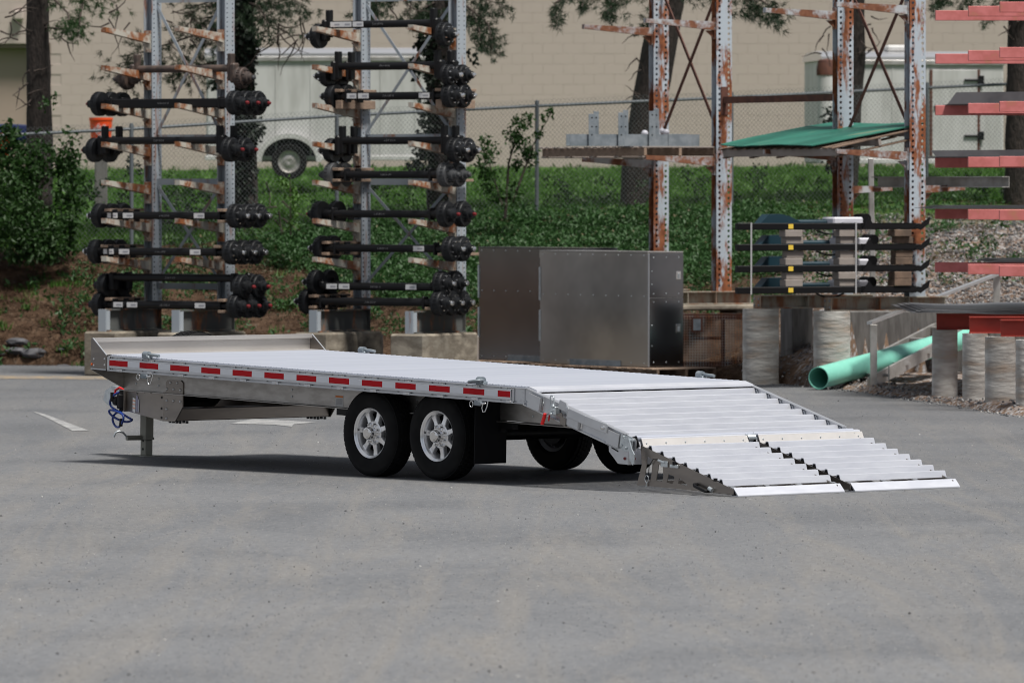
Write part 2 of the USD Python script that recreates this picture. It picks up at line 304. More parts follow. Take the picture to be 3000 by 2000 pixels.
# ------------------------------------------------------------------ ground and bank
ASPH = usdkit.material(stage, '/World/Looks/asphalt', {
    'g': ('geometry', {}),
    'n1': ('noise_texture', {'scale': 0.35, 'detail': 6, 'roughness': 0.62, 'distortion': 0.6}),
    'r1': ('rgb_ramp', {'ramp': [(0.32, (0.096, 0.100, 0.107)), (0.5, (0.117, 0.121, 0.128)), (0.7, (0.136, 0.139, 0.144))]}),
    'm2': ('mapping', {'rotation': (0, 0, 1.05), 'scale': (2.2, 0.16, 1.0)}),
    'n2': ('noise_texture', {'scale': 0.8, 'detail': 8, 'roughness': 0.72, 'distortion': 0.7}),
    'r2': ('rgb_ramp', {'ramp': [(0.45, (0, 0, 0)), (0.72, (0.75, 0.75, 0.75))]}),
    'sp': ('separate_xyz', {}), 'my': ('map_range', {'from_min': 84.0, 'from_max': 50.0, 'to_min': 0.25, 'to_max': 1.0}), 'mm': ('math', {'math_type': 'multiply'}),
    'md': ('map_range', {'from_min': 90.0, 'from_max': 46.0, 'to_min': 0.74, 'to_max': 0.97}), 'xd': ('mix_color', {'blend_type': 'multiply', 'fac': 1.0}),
    'x2': ('mix_color', {'b': (0.160, 0.151, 0.138)}),
    'n3': ('noise_texture', {'scale': 13.0, 'detail': 7, 'roughness': 0.95}),
    'r3': ('rgb_ramp', {'ramp': [(0.36, (0.62, 0.62, 0.63)), (0.5, (1, 1, 1)), (0.64, (1.42, 1.42, 1.41))]}),
    'x3': ('mix_color', {'blend_type': 'multiply', 'fac': 1.0, 'use_clamp': False}),
    'v4': ('voronoi_texture', {'scale': 22.0}), 'sx': ('math', {'math_type': 'less_than', 'value2': 0.13}),
    'n5': ('noise_texture', {'scale': 2.0, 'detail': 2}), 's5': ('math', {'math_type': 'multiply'}),
    'x4': ('mix_color', {'b': (0.42, 0.41, 0.39)}),
    'b': ('bump', {'strength': 0.5, 'distance': 0.006}),
    'p': ('principled_bsdf', {'roughness': 0.88, 'specular_ior_level': 0.3})},
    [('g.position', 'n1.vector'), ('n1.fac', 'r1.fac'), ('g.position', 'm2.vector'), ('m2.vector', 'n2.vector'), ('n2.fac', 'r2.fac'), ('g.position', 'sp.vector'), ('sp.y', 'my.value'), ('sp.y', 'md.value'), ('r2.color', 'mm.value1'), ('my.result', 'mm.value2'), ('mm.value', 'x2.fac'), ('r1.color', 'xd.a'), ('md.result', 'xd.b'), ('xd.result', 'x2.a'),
     ('g.position', 'n3.vector'), ('n3.fac', 'r3.fac'), ('x2.result', 'x3.a'), ('r3.color', 'x3.b'), ('g.position', 'v4.vector'), ('v4.distance', 'sx.value1'),
     ('g.position', 'n5.vector'), ('n5.fac', 's5.value1'), ('sx.value', 's5.value2'), ('s5.value', 'x4.fac'), ('x3.result', 'x4.a'),
     ('x4.result', 'p.base_color'), ('n3.fac', 'b.height'), ('b.normal', 'p.normal')], surface='p.BSDF')
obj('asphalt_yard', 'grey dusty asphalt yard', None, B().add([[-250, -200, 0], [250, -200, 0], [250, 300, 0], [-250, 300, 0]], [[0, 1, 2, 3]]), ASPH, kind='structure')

EX = [-60, -7.3, -3.0, 0.5, 3.2, 4.25, 5.65, 7.0, 60]
EY = [93, 91.5, 90.6, 87.5, 83.7, 79.7, 70.7, 62.0, 40]
FX = [-60, -5.65, -2.64, 0.38, 3.40, 6.51, 60]
FYv = [88, 95.0, 96.5, 98.0, 99.2, 100.5, 118]
FZ = [1.3, 1.61, 1.82, 1.99, 2.10, 2.31, 2.6]
WALL_Y, BLD_Y, BLD_Z = 85.2, 127.0, 2.95
def bank_z(X, Y):
    X, Y = np.asarray(X, float), np.asarray(Y, float)
    e = np.interp(X, EX, EY); fy = np.interp(X, FX, FYv); fz = np.interp(X, FX, FZ)
    toe = np.where(X > 4.0, WALL_Y + 0.1, e + 0.4)
    z0 = np.where(X > 4.0, 0.92, 0.06)
    s = np.clip((Y - toe) / np.maximum(fy - toe, 0.5), 0, 1)
    s = np.where(X > 4.0, s, s ** 0.85)
    up = z0 + (fz - z0) * s
    far = fz + (BLD_Z - fz) * np.clip((Y - fy) / (BLD_Y - fy), 0, 1)
    low = 0.09 * np.clip((Y - e) / 1.5, 0, 1) - 0.04 + 0.0 * X
    z = np.where(Y > fy, far, np.where(Y > toe, np.maximum(up, low), low))
    nz = (meshkit.fbm(np.stack([X * 0.9, Y * 0.9, 0 * X], -1), 4, 3) - 0.5) * 0.22
    return z + nz * np.clip((Y - e) / 1.2, 0, 1) * np.where(Y > fy + 6, 0.4, 1.0)
xs = np.concatenate([np.linspace(-60, -9, 18), np.linspace(-8.6, 9, 122), np.linspace(10, 60, 18)])
ts = np.concatenate([np.linspace(-0.12, 0, 4), np.linspace(0.01, 1, 90), np.linspace(1.04, 3.2, 34), [5, 9]])
GX = np.repeat(xs[:, None], len(ts), 1); e_ = np.interp(xs, EX, EY)[:, None]; f_ = np.interp(xs, FX, FYv)[:, None]
GY = np.where(ts[None] < 0, e_ + ts[None] * 3, e_ + (f_ - e_) * ts[None])
GY = np.where(ts[None] > 1, f_ + (ts[None] - 1) * 14, GY)
GZ = bank_z(GX, GY); GZ[:, :4] = np.minimum(GZ[:, :4], np.array([-0.06, -0.03, -0.005, 0.012]))
ni, nj = GX.shape
idx = np.arange(ni * nj).reshape(ni, nj)
BANKM = usdkit.material(stage, '/World/Looks/bank', {
    'g': ('geometry', {}), 'sp': ('separate_xyz', {}),
    'n1': ('noise_texture', {'scale': 5.0, 'detail': 8, 'roughness': 0.75}),
    'st': ('rgb_ramp', {'ramp': [(0.25, (0.020, 0.012, 0.008)), (0.45, (0.052, 0.030, 0.018)), (0.6, (0.082, 0.052, 0.033)), (0.75, (0.17, 0.135, 0.105))]}),
    'v': ('voronoi_texture', {'scale': 13.0}), 'gr': ('rgb_ramp', {'ramp': [(0.0, (0.46, 0.45, 0.45)), (0.3, (0.26, 0.25, 0.25)), (0.6, (0.15, 0.10, 0.07))]}),
    'rx': ('map_range', {'from_min': 3.0, 'from_max': 5.0}), 'nb': ('noise_texture', {'scale': 0.7, 'detail': 4}), 'ad': ('math', {'math_type': 'add'}),
    'sb': ('rgb_ramp', {'ramp': [(0.72, (0, 0, 0)), (1.0, (1, 1, 1))]}), 'x1': ('mix_color', {}),
    'ry': ('map_range', {'from_min': 97.0, 'from_max': 99.0}), 'x2': ('mix_color', {'b': (0.045, 0.10, 0.018)}),
    'b': ('bump', {'strength': 0.9, 'distance': 0.05}), 'p': ('principled_bsdf', {'roughness': 0.95, 'specular_ior_level': 0.15})},
    [('g.position', 'sp.vector'), ('g.position', 'n1.vector'), ('n1.fac', 'st.fac'), ('g.position', 'v.vector'), ('v.distance', 'gr.fac'), ('sp.x', 'rx.value'), ('g.position', 'nb.vector'),
     ('rx.result', 'ad.value1'), ('nb.fac', 'ad.value2'), ('ad.value', 'sb.fac'), ('sb.color', 'x1.fac'), ('st.color', 'x1.a'), ('gr.color', 'x1.b'), ('sp.y', 'ry.value'), ('ry.result', 'x2.fac'),
     ('x1.result', 'x2.a'), ('x2.result', 'p.base_color'), ('n1.fac', 'b.height'), ('b.normal', 'p.normal')], surface='p.BSDF')
obj('earth_bank', 'brown pine straw and gravel bank rising to the fence', None, B().add(np.stack([GX, GY, GZ], -1).reshape(-1, 3), np.stack([idx[:-1, :-1], idx[1:, :-1], idx[1:, 1:], idx[:-1, 1:]], -1).reshape(-1, 4)), BANKM, True, kind='structure')

# painted markings on the asphalt
def flat(pts, z=0.004):
    g = Polygon(pts); v, f = trimesh.creation.triangulate_polygon(g, engine='earcut')
    return B().add(np.c_[v, np.full(len(v), z)], f)
def gp(x, y):
    p = at(x, y, 1.0); d = p - [0, 0, CAM_H]; k = -CAM_H / d[2]
    return (d[0] * k, d[1] * k)
obj('painted_arrow', 'worn white arrow head painted on the asphalt', None, flat([gp(676, 1241), gp(740, 1227), gp(790, 1230), gp(925, 1237), gp(860, 1243), gp(855, 1250), gp(800, 1244)]), PAINTW, kind='structure')
obj('painted_line', 'worn white line painted on the asphalt left of the trailer', None, flat([gp(95, 1205), gp(130, 1213), gp(262, 1262), gp(212, 1262), gp(140, 1225)]), PAINTW, kind='structure')
obj('yellow_line', 'faded yellow line at the edge of the asphalt', None, flat([gp(-900, 1094), gp(330, 1103), gp(330, 1112), gp(-900, 1103)]), PAINTY, kind='structure')

# ------------------------------------------------------------------ block building behind
bld = thing('block_building', 'long beige painted block wall building behind the fence', 'building')
DX0, DX1 = at(-200, 0, BLD_Y)[0], at(147, 0, BLD_Y)[0]; DZ1 = at(0, 126, BLD_Y)[2]
wb = B()
wb.box((DX1, BLD_Y + 0.008, 2.5), (30, BLD_Y + 0.3, 9)).box((-40, BLD_Y + 0.008, DZ1), (DX1, BLD_Y + 0.3, 9)).box((-40, BLD_Y + 0.008, 2.5), (DX0, BLD_Y + 0.3, DZ1))
part(bld, 'wall', wb, CMUJ)
bl, rest = [], B()
for row in range(0, 33):
    z = 2.55 + row * 0.2032
    for k in range(-32, 33):
        x = k * 0.4064 + (0.2032 if row % 2 else 0)
        if (z + 0.1 < DZ1 and DX0 - 0.2 < x + 0.2 < DX1 + 0.18):
            continue
        y0 = BLD_Y + NR.uniform(-0.0006, 0.0006)
        b_ = (x + 0.0008, y0 - 0.0005, z + 0.0008), (x + 0.4056, BLD_Y + 0.1, z + 0.2024)
        vis = abs(x + 0.2) < 9.5 and 4.6 < z < 6.8
        bl.append((0 if vis else 1, R.random(), b_))
bl.sort(key=lambda q: q[:2])
for k, (_, _, (lo, hi)) in enumerate(bl):
    if k < 300:
        part(bld, 'block', B().box(lo, hi, 0.003), CMU)
    else:
        rest.box(lo, hi, 0.003)
part(bld, 'block_courses', rest, CMU, kind='stuff')
dr = part(bld, 'door', B().box((DX0 - 0.05, BLD_Y + 0.32, 2.5), (DX1 + 0.05, BLD_Y + 0.36, DZ1 + 0.1)), DOORM)
part(bld, 'door_frame', B().box((DX1 - 0.09, BLD_Y - 0.03, 2.5), (DX1, BLD_Y + 0.32, DZ1)).box((DX0, BLD_Y + 0.05, DZ1 - 0.1), (DX1 - 0.09, BLD_Y + 0.31, DZ1)), DOORF)
lp = at(56, 45, BLD_Y)
part(bld, 'wall_lamp', B().box((lp[0] - 0.1, BLD_Y - 0.16, lp[2] - 0.1), (lp[0] + 0.1, BLD_Y - 0.01, lp[2] + 0.1), 0.03), CMU)

# ------------------------------------------------------------------ chain link fence
fen = thing('chain_link_fence', 'galvanised chain link fence running along the top of the bank', 'fence')
tops = [at(-1400, 470, 91.0), at(-220, 402, 94.0), at(385, 372, 95.0), at(987, 334, 96.5), at(1573, 305, 98.0), at(2143, 280, 99.2), at(2715, 252, 100.5), at(3300, 226, 101.8)]
for t in tops[1:-1]:
    part(fen, 'post', B().lathe([(0, t[2] + .06), (.028, t[2] + .05), (.036, t[2]), (.032, t[2] - .05), (.03, t[2] - 2.0)][::-1], 10, 'z', (t[0], t[1], 0)), FENCEM, 40)
part(fen, 'top_rail', B().tube([t + [0, 0, -0.03] for t in tops], 0.024, 8), FENCEM, 40)
fab = B()
tp_ = np.array(tops); cum = np.concatenate([[0], np.cumsum(np.linalg.norm(np.diff(tp_, axis=0), axis=1))])
def fpt(s, h):
    return np.array([np.interp(s, cum, tp_[:, k]) for k in range(3)]) + [0, -0.03, h - 1.8]
V, F = [], []
pitch = 0.072
for sgn in (1, -1):
    for s0 in np.arange(-2, cum[-1] + 2, pitch):
        a, b = s0, s0 + sgn * 1.83
        h0, h1 = 0.0, 1.87
        if max(a, b) < 0.1 or min(a, b) > cum[-1] - 0.1:
            continue
        def clip(s):
            return min(max(s, 0.05), cum[-1] - 0.05)
        ca, cb = clip(a), clip(b)
        ha = h0 + (ca - a) / (b - a) * (h1 - h0); hb = h0 + (cb - a) / (b - a) * (h1 - h0)
        p, q = fpt(ca, ha), fpt(cb, hb); r = 0.0021
        d = (q - p) / np.linalg.norm(q - p); n1 = np.array([0, -1.0, 0]); n2 = np.cross(d, n1)
        o = len(V)
        for c in (p, q):
            V += [c + n1 * r + [0, sgn * .003, 0], c + (n2 * .87 - n1 * .5) * r + [0, sgn * .003, 0], c + (-n2 * .87 - n1 * .5) * r + [0, sgn * .003, 0]]
        for j in range(3):
            F.append([o + j, o + (j + 1) % 3, o + 3 + (j + 1) % 3, o + 3 + j])
part(fen, 'wire_mesh', fab.add(V, np.array(F)), WIREM)

# ------------------------------------------------------------------ white cargo trailers behind the fence
def cargo(x0, x1, ytop, ybot, Y, label, rzv):
    a, b = at(x0, ytop, Y), at(x1, ybot, Y)
    g = bank_z(a[0], Y)
    L, z0, z1 = b[0] - a[0], b[2], a[2]
    t = thing('cargo_trailer', label, 'trailer', (a[0], Y, 0), rzv)
    L = L / math.cos(rzv)
    part(t, 'body', B().box((0, 0, z0), (L, 2.0, z1 - 0.14), 0.03), CARGO)
    part(t, 'roof', B().prism([(-.02, z1 - .16), (2.02, z1 - .16), (2.02, z1 - .10), (1.7, z1 - .01), (1.0, z1 + .02), (.3, z1 - .01), (-.02, z1 - .10)], -0.03, L + 0.03, 'yz'), ROOFA, 40)
    part(t, 'roof_trim', B().box((-.02, -.035, z1 - .24), (L + .02, -.002, z1 - .155), .008), ALUD)
    part(t, 'lower_trim', B().box((-.02, -.03, z0 - .01), (L + .02, -.002, z0 + .07), .008), CARGO)
    for k in range(1, int(L / 0.61)):
        part(t, 'side_seam', B().box((k * .61 - .012, -.008, z0 + .075), (k * .61 + .012, -.001, z1 - .245)), CARGO)
    return t, L, z0, z1
ct, L, z0, z1 = cargo(604, 1338, 140, 468, 112, 'white box trailer with a single wheel, behind the two axle racks', 0.0)
wc = at(848, 474, 112)[0] - at(604, 0, 112)[0]; wz = at(0, 474, 112)[2]
arch = [(wc + 0.56 * math.cos(a), wz + 0.49 * math.sin(a)) for a in np.linspace(0, PI, 14)]
arch2 = [(wc + 0.48 * math.cos(a), wz + 0.41 * math.sin(a)) for a in np.linspace(PI, 0, 14)]
part(ct, 'fender', B().prism(arch + arch2, -0.20, -0.004), CARGO)
part(ct, 'wheel_well', B().prism(arch2, -0.006, -0.0035), BLACK)
tw = sub(ct, 'wheel')
part(tw, 'tyre', B().lathe([(.19, -.02), (.27, -.035), (.30, -.03), (.31, 0), (.31, .15), (.19, .18)], 28, 'y', (wc, -0.16, wz)), TYRE, 40)
part(tw, 'rim', B().lathe([(0, .015), (.06, -.005), (.10, .01), (.13, .02), (.17, .012), (.195, -.025), (.2, .05)], 28, 'y', (wc, -0.16, wz)), DRUMG if False else ALUD, 40)
ct2, L2, z02, z12 = cargo(2412, 2945, 150, 478, 111, 'white box trailer with a side door, behind the rusty rack', 0.12)
part(ct2, 'front_corner', B().lathe([(.16, z02), (.16, z12 - .3), (.13, z12 - .18), (0, z12 - .12)], 14, 'z', (0.06, 0.05, 0)), CARGO, 40)
part(ct2, 'corner_cap', B().lathe([(.17, z12 - .42), (.172, z12 - .3), (.14, z12 - .16), (0, z12 - .1)], 14, 'z', (0.06, 0.05, 0)), RUSTD, 40)
d0, d1 = (2740 - 2412) / 173, (2885 - 2412) / 173
part(ct2, 'side_door', B().box((d0, -.02, z02 + .12), (d1, -.003, z12 - .32), .006), CARGO)
for xx in (d0, d1):
    part(ct2, 'door_gap', B().box((xx - .022, -.024, z02 + .12), (xx + .022, -.004, z12 - .32)), RUSTD)
for zz in (z02 + .45, z12 - .52):
    part(ct2, 'hinge_bar', B().box((d1 - .26, -.05, zz), (d1 + .07, -.026, zz + .04), .006).box((d1 - .01, -.055, zz - .05), (d1 + .09, -.028, zz + .1), .006), BLACK)
part(ct2, 'door_latch', B().box((d0 + .05, -.05, z02 + .95), (d0 + .3, -.022, z02 + 1.0), .006), BLACK)
part(ct2, 'roof_vent', B().box((1.2, .5, z12), (1.6, .9, z12 + .12), .04), CARGO)

# ------------------------------------------------------------------ racks
def perforated(width, z0, z1, pitch, inset, r, th, lo):
    """a flange plate in the yz plane with two columns of holes, thickness th along x from lo"""
    g = Polygon([(-width / 2, z0), (width / 2, z0), (width / 2, z1), (-width / 2, z1)])
    hs = []
    z = z0 + pitch
    while z < z1 - pitch / 2:
        for s in (-1, 1):
            hs.append([(s * (width / 2 - inset) + r * math.cos(a), z + r * math.sin(a)) for a in np.arange(7) / 7 * 2 * PI])
        z += pitch
    return Polygon(g.exterior.coords, hs), th, lo

def column(parent, p, e, fw, dep, z0, z1, mat_, pitch, hr):
    """H column: two perforated flanges facing +-e, web between them"""
    b = B()
    g, th, _ = perforated(fw, z0, z1, pitch, fw * .20, hr, .012, 0)
    b.prism(g, dep / 2 - .012, dep / 2, 'yz')
    g2 = Polygon([(-fw / 2, z0), (fw / 2, z0), (fw / 2, z1), (-fw / 2, z1)])
    b.prism(g2, -dep / 2, -dep / 2 + .012, 'yz')
    b.box((-dep / 2 + .012, -.006, z0), (dep / 2 - .012, .006, z1))
    return part(parent, 'upright', b.xf(np.array([[e[0], -e[1], 0], [e[1], e[0], 0], [0, 0, 1]]), p), mat_)

def arm(parent, p, a, e, zt, L, h0, h1, w, rise, mat_, fw, name='arm'):
    """tapered I arm from the column's side at p, pointing along a; zt is the height of its top at the tip"""
    M = np.array([[a[0], -a[1], 0], [a[1], a[0], 0], [0, 0, 1]])
    b = B(); x0 = fw / 2
    tb = zt - rise
    b.prism([(x0, tb - h0), (L, zt - h1), (L, zt), (x0, tb)], -w / 2, w / 2)
    b.box((L + .001, -w / 2, zt - h1 - .004), (L + .009, w / 2, zt + .004))
    b.box((x0 + .002, -w / 2 - .01, tb - h0 - .12), (x0 + .016, w / 2 + .01, tb + .05))
    b.prism([(x0 + .017, tb - h0 - .10), (x0 + .14, tb - h0 - .004), (x0 + .017, tb - h0 - .004)], -.007, .007)
    return part(parent, name, b.xf(M, p), mat_)

def brace(parent, p, q, mat_, w=.04):
    b = B(); up = (0, 0, 1)
    b.bar(p, q, .006, w, up); b.bar(np.array(p) + [0.012, .02, 0], np.array(q) + [0.012, .02, 0], .03, .006, up)
    return part(parent, 'brace', b, mat_)

A1 = np.array([-.53, -.848]); E1 = np.array([.848, -.53])
ARMZ = [4.70, 4.185, 3.67, 3.155, 2.64, 2.125, 1.61]
def blue_rack(cx1, cx2, Y, label):
    p1 = at(cx1, 700, Y)[:2]; sx = (cx2 - cx1) / F_PX * Y / (E1[0] + E1[1] * 0.0); p2 = p1 + E1 * sx
    t = thing('cantilever_rack', label, 'rack')
    cols = [np.array([*p1, 0]), np.array([*p2, 0])]
    for c in cols:
        column(t, c, E1, .22, .14, .90, 6.6, BLUEP, .0625, .0155)
        for z in ARMZ:
            arm(t, c, A1, E1, z, 1.14, .125, .06, .085, .07, BLUEA, .22)
        b = B(); M = np.array([[A1[0], -A1[1], 0], [A1[1], A1[0], 0], [0, 0, 1]])
        b.box((-.14, -.007, .622), (1.17, .007, .878)).box((-.14, -.06, .60), (1.18, .06, .618)).box((-.14, -.06, .882), (1.18, .06, .90))
        ep = B().box((1.1815, -.062, .60), (1.194, .062, .90)).box((1.10, .0605, .62), (1.1805, .066, .88)).box((1.10, -.066, .62), (1.1805, -.0605, .88)); part(t, 'end_plate', ep.xf(M, c), BLUEP); b.box((-.13, -.055, .6185), (-.12, .055, .8815))
        part(t, 'base_beam', b.xf(M, c), BASEB)
    zl = [5.10, 3.27, 2.66, 1.24]
    for z in zl[:1] + [3.22, 2.62, 1.20]:
        brace(t, cols[0] + [*(E1 * .07), z], cols[1] + [*(-E1 * .07), z], BLUEP, .085)
    for za, zb in ((5.02, 3.26), (2.58, 1.24)):
        brace(t, cols[0] + [*(E1 * .07), za], cols[1] + [*(-E1 * .07), zb], BLUEP)
        brace(t, cols[0] + [*(E1 * .07 + A1 * .02), zb], cols[1] + [*(-E1 * .07 + A1 * .02), za], BLUEP)
    return t, cols
rk1, c1 = blue_rack(448, 668, 87.5, 'blue grey cantilever rack carrying black axles, standing nearest the left edge')
rk2, c2 = blue_rack(1060, 1341, 86.9, 'blue grey cantilever rack carrying black axles in the middle, left of the metal boxes')

def conc_block(c, label, hh=.60):
    t = thing('concrete_block', label, 'concrete block', (c[0], c[1], 0), math.atan2(A1[1], A1[0]), group='concrete blocks under the racks')
    part(t, 'block', B().box((-.10, -.27, 0), (1.25, .27, hh - .002), .025), CONC)
    part(t, 'edge_board', B().box((-.17, -.24, .03), (-.102, .24, hh - .05), .01), WOODG)
conc_block(c1[0], 'concrete block under the left column of the leftmost axle rack')
conc_block(c1[1], 'concrete block under the right column of the leftmost axle rack')
conc_block(c2[0], 'concrete block under the left column of the middle axle rack')
conc_block(c2[1], 'concrete block under the right column of the middle axle rack, beside the metal boxes')

# ------------------------------------------------------------------ trailer axles on the racks
def make_axle(label, group, cap='chrome', drop=0.0, r=.165, dm=None, boxy=False, stick=(), up=False, L=2.62):
    dm = dm or DRUM
    t = thing('trailer_axle', label, 'axle', group=group)
    h = L / 2
    b = B()
    bl_ = h - .30
    if boxy: b.box((-bl_, -.052, -.062), (bl_, .052, .062), .012)
    else: b.lathe([(0, -bl_), (.05, -bl_), (.05, bl_), (0, bl_)], 16)
    part(t, 'beam', b, BLACK if dm is not DRUMB else DRUMB, 30)
    ck = B(); yk = -.0535 if not boxy else -.0555
    for q in range(6):
        xk = -.10 + q * .030 + R.uniform(-.004, .004)
        ck.bar((xk, yk, -.012), (xk + R.uniform(-.008, .016), yk, .012 + R.uniform(-.004, .006)), .001, .0035)
        if q % 2: ck.bar((xk, yk, .0), (xk + .014, yk, .004), .001, .0035)
    part(t, 'chalk_marks', ck, GREYS)
    for s in (-1, 1):
        cz = -drop
        br = B()
        if drop:
            br.box((s * (bl_ - .05), -.07, -drop - .07), (s * (bl_ + .03), .07, .07), .02)
            br.lathe([(0, s * bl_), (.06, s * bl_), (.05, s * (bl_ + .09)), (0, s * (bl_ + .09))], 14, c=(0, 0, cz))
        else:
            br.box((s * (bl_ - .14), -.065, -.085), (s * (bl_ - .11), .065, .085), .008)
            br.lathe([(0, s * (bl_ - .03)), (.062, s * (bl_ - .03)), (.062, s * (bl_ + .06)), (0, s * (bl_ + .06))], 14)
        if up:
            br.box((s * (bl_ - .10), -.05, -.17), (s * (bl_ - .03), .05, .20), .01)
        part(t, 'bracket', br, BLACK if dm is not DRUMB else DRUMB, 35)
        x0 = bl_ + .05
        d = B().lathe([(.05, s * x0), (r * .96, s * x0), (r, s * (x0 + .012)), (r, s * (x0 + .045)), (r * .965, s * (x0 + .05)), (r * .965, s * (x0 + .10)), (r * .9, s * (x0 + .118)), (.10, s * (x0 + .122)), (.085, s * (x0 + .13)), (.078, s * (x0 + .18)), (.055, s * (x0 + .19)), (.05, s * (x0 + .235)), (0, s * (x0 + .236))], 28, c=(0, 0, cz))
        for k in range(24):
            a = k / 24 * 2 * PI
            d.bar((s * (x0 + .052), r * .975 * math.cos(a), cz + r * .975 * math.sin(a)), (s * (x0 + .098), r * .975 * math.cos(a), cz + r * .975 * math.sin(a)), .012, .012)
        part(t, 'hub_drum', d, dm, 35)
        st = B()
        for k in range(8):
            a = (k + .5) / 8 * 2 * PI; q = (.105 * math.cos(a), cz + .105 * math.sin(a))
            st.tube([(s * (x0 + .115), *q), (s * (x0 + .160), *q)], .0075, 7)
        part(t, 'lug_studs', st, CHROME if cap == 'chrome' else DRUM, 40)
        kk = .72 if cap == 'red' else 1.0
        part(t, 'hub_cap', B().lathe([(0, s * (x0 + .236)), (.032 * kk, s * (x0 + .237)), (.034 * kk, s * (x0 + .258)), (.026 * kk, s * (x0 + .275)), (0, s * (x0 + .28))], 14, c=(0, 0, cz)), CHROME if cap == 'chrome' else (REDC if cap == 'red' else DRUMG), 35)
    for xs_ in stick:
        part(t, 'label', B().box((xs_ - .085, -.0535 if not boxy else -.0555, -.032), (xs_ + .085, -.0515, .036)), STICK)
        part(t, 'label_print', B().box((xs_ - .02, -.0545, -.012), (xs_ + .065, -.0537, .012)), PRINT)
    return t

protos = {}
ROT = math.atan2(E1[1], E1[0])
ORD = {1: [''], 2: ['front ', 'rear '], 3: ['front ', 'middle ', 'rear ']}
# rack, level phrase, left px, cap px, beam y, n, q list, style
ST = {
 'brown': dict(cap='grey', drop=.13, r=.145, dm='b', up=True, L=2.28), 'redbox': dict(cap='red', boxy=True), 'reddrop': dict(cap='red', drop=.125, up=True), 'chromelab': dict(stick=(-.88, -.62, .55)),
 'redlab': dict(cap='red', stick=(-.80, -.56, .56)), 'redbent': dict(cap='red', drop=.11), 'onedrop': dict(drop=.15, up=True, stick=(-.70, -.53, -.34), L=2.4), 'smalldrop': dict(drop=.13, r=.14, up=True, L=2.32), 'chromeblk': dict(stick=(-.62, -.42, .55), L=2.25),
 'bluedrop': dict(drop=.13, up=True, L=2.36), 'grey': dict(dm='g', cap='grey', L=2.2), 'redbig': dict(cap='red', r=.175, L=2.4), 'chrome1': dict(r=.17, stick=(.55,), L=2.45), 'chromeup': dict(drop=-.055, r=.165, stick=(-.72, -.52, .55), L=2.4), 'chromebase': dict(r=.17, L=2.5)}
LOOKS = {'brown': 'black axle with rusty brown drums', 'redbox': 'square axle with red caps', 'reddrop': 'drop axle with red caps and upright brackets', 'chromelab': 'black axle, chrome caps, three white labels',
 'redlab': 'black axle with red caps and white labels', 'redbent': 'black drop axle with red caps, no labels', 'onedrop': 'single drop axle with chrome caps, white labels', 'smalldrop': 'black drop axle with small drums', 'chromeblk': 'black axle on wood blocks with white labels',
 'bluedrop': 'drop axle with chrome caps, no labels', 'grey': 'black axle with dull grey drums', 'redbig': 'black axle with wide drums and red caps', 'chrome1': 'black axle, one white label near its right end', 'chromeup': 'black axle with raised drums and white labels', 'chromebase': 'black axle with chrome caps, unlabelled'}
ROWS = [
 (0, 'on the second shelf down', 305, 773, 202, 1, (.45,), 'brown'),
 (0, 'on the third shelf down', 248, 730, 303, 3, (.95, .69, .43), 'redbox'),
 (0, 'on the fourth shelf down', 231, 719, 412, 2, (.95, .62), 'reddrop'),
 (0, 'on the second lowest shelf', 249, 734, 632, 3, (.95, .69, .43), 'chromelab'),
 (0, 'on the lowest shelf', 237, 723, 738, 3, (.95, .69, .43), 'chromelab'),
 (0, 'stacked above the base beams', 269, 748, 814, 2, (.90, .55), 'redbent'),
 (0, 'lying on the base beams', 253, 732, 894, 3, (.95, .69, .43), 'redlab'),
 (1, 'on the top shelf', 875, 1359, 71, 1, (.75,), 'onedrop'),
 (1, 'on the second shelf down', 902, 1370, 193, 2, (.90, .58), 'smalldrop'),
 (1, 'on the third shelf down', 934, 1361, 281, 2, (.90, .60), 'chromeblk'),
 (1, 'on the fourth shelf down', 916, 1388, 412, 2, (.90, .62), 'bluedrop'),
 (1, 'on the fifth shelf down', 923, 1357, 512, 2, (.90, .63), 'grey'),
 (1, 'on the second lowest shelf', 884, 1359, 627, 2, (.92, .52), 'redbig'),
 (1, 'on the lowest shelf', 895, 1368, 728, 2, (.92, .66), 'chrome1'),
 (1, 'stacked above the base beams', 875, 1343, 840, 2, (.92, .60), 'chromeup'),
 (1, 'lying on the base beams', 860, 1328, 885, 3, (.95, .69, .43), 'chromebase')]
AXP = []
for rk, ph, lx, cx, by, n, qs, sty in ROWS:
    cols = (c1, c2)[rk]
    Yf = cols[0][1] - .31 - qs[0] * .848
    ctr = at((lx + cx) / 2, by, Yf)
    for k in range(n):
        sh = qs[0] - qs[k]
        loc = ctr - np.array([A1[0] * sh, A1[1] * sh, 0])
        d = dict(ST[sty]); dmx = {'b': DRUMB, 'g': DRUMG}.get(d.pop('dm', None))
        lab = '%s%s %s, %s rack' % (ORD[n][k], LOOKS[sty], ph, ('leftmost', 'middle')[rk])
        key = sty
        if key not in protos:
            a_ = make_axle(lab, 'axles stored on the racks', dm=dmx, **d)
            a_.GetAttribute('xformOp:translate').Set(Gf.Vec3d(*map(float, loc))); a_.GetAttribute('xformOp:rotateZ').Set(math.degrees(ROT))
            protos[key] = a_
        else:
            dup(protos[key], loc, ROT, lab, 'axles stored on the racks')
    AXP.append((rk, ph, ctr, qs, n, sty))
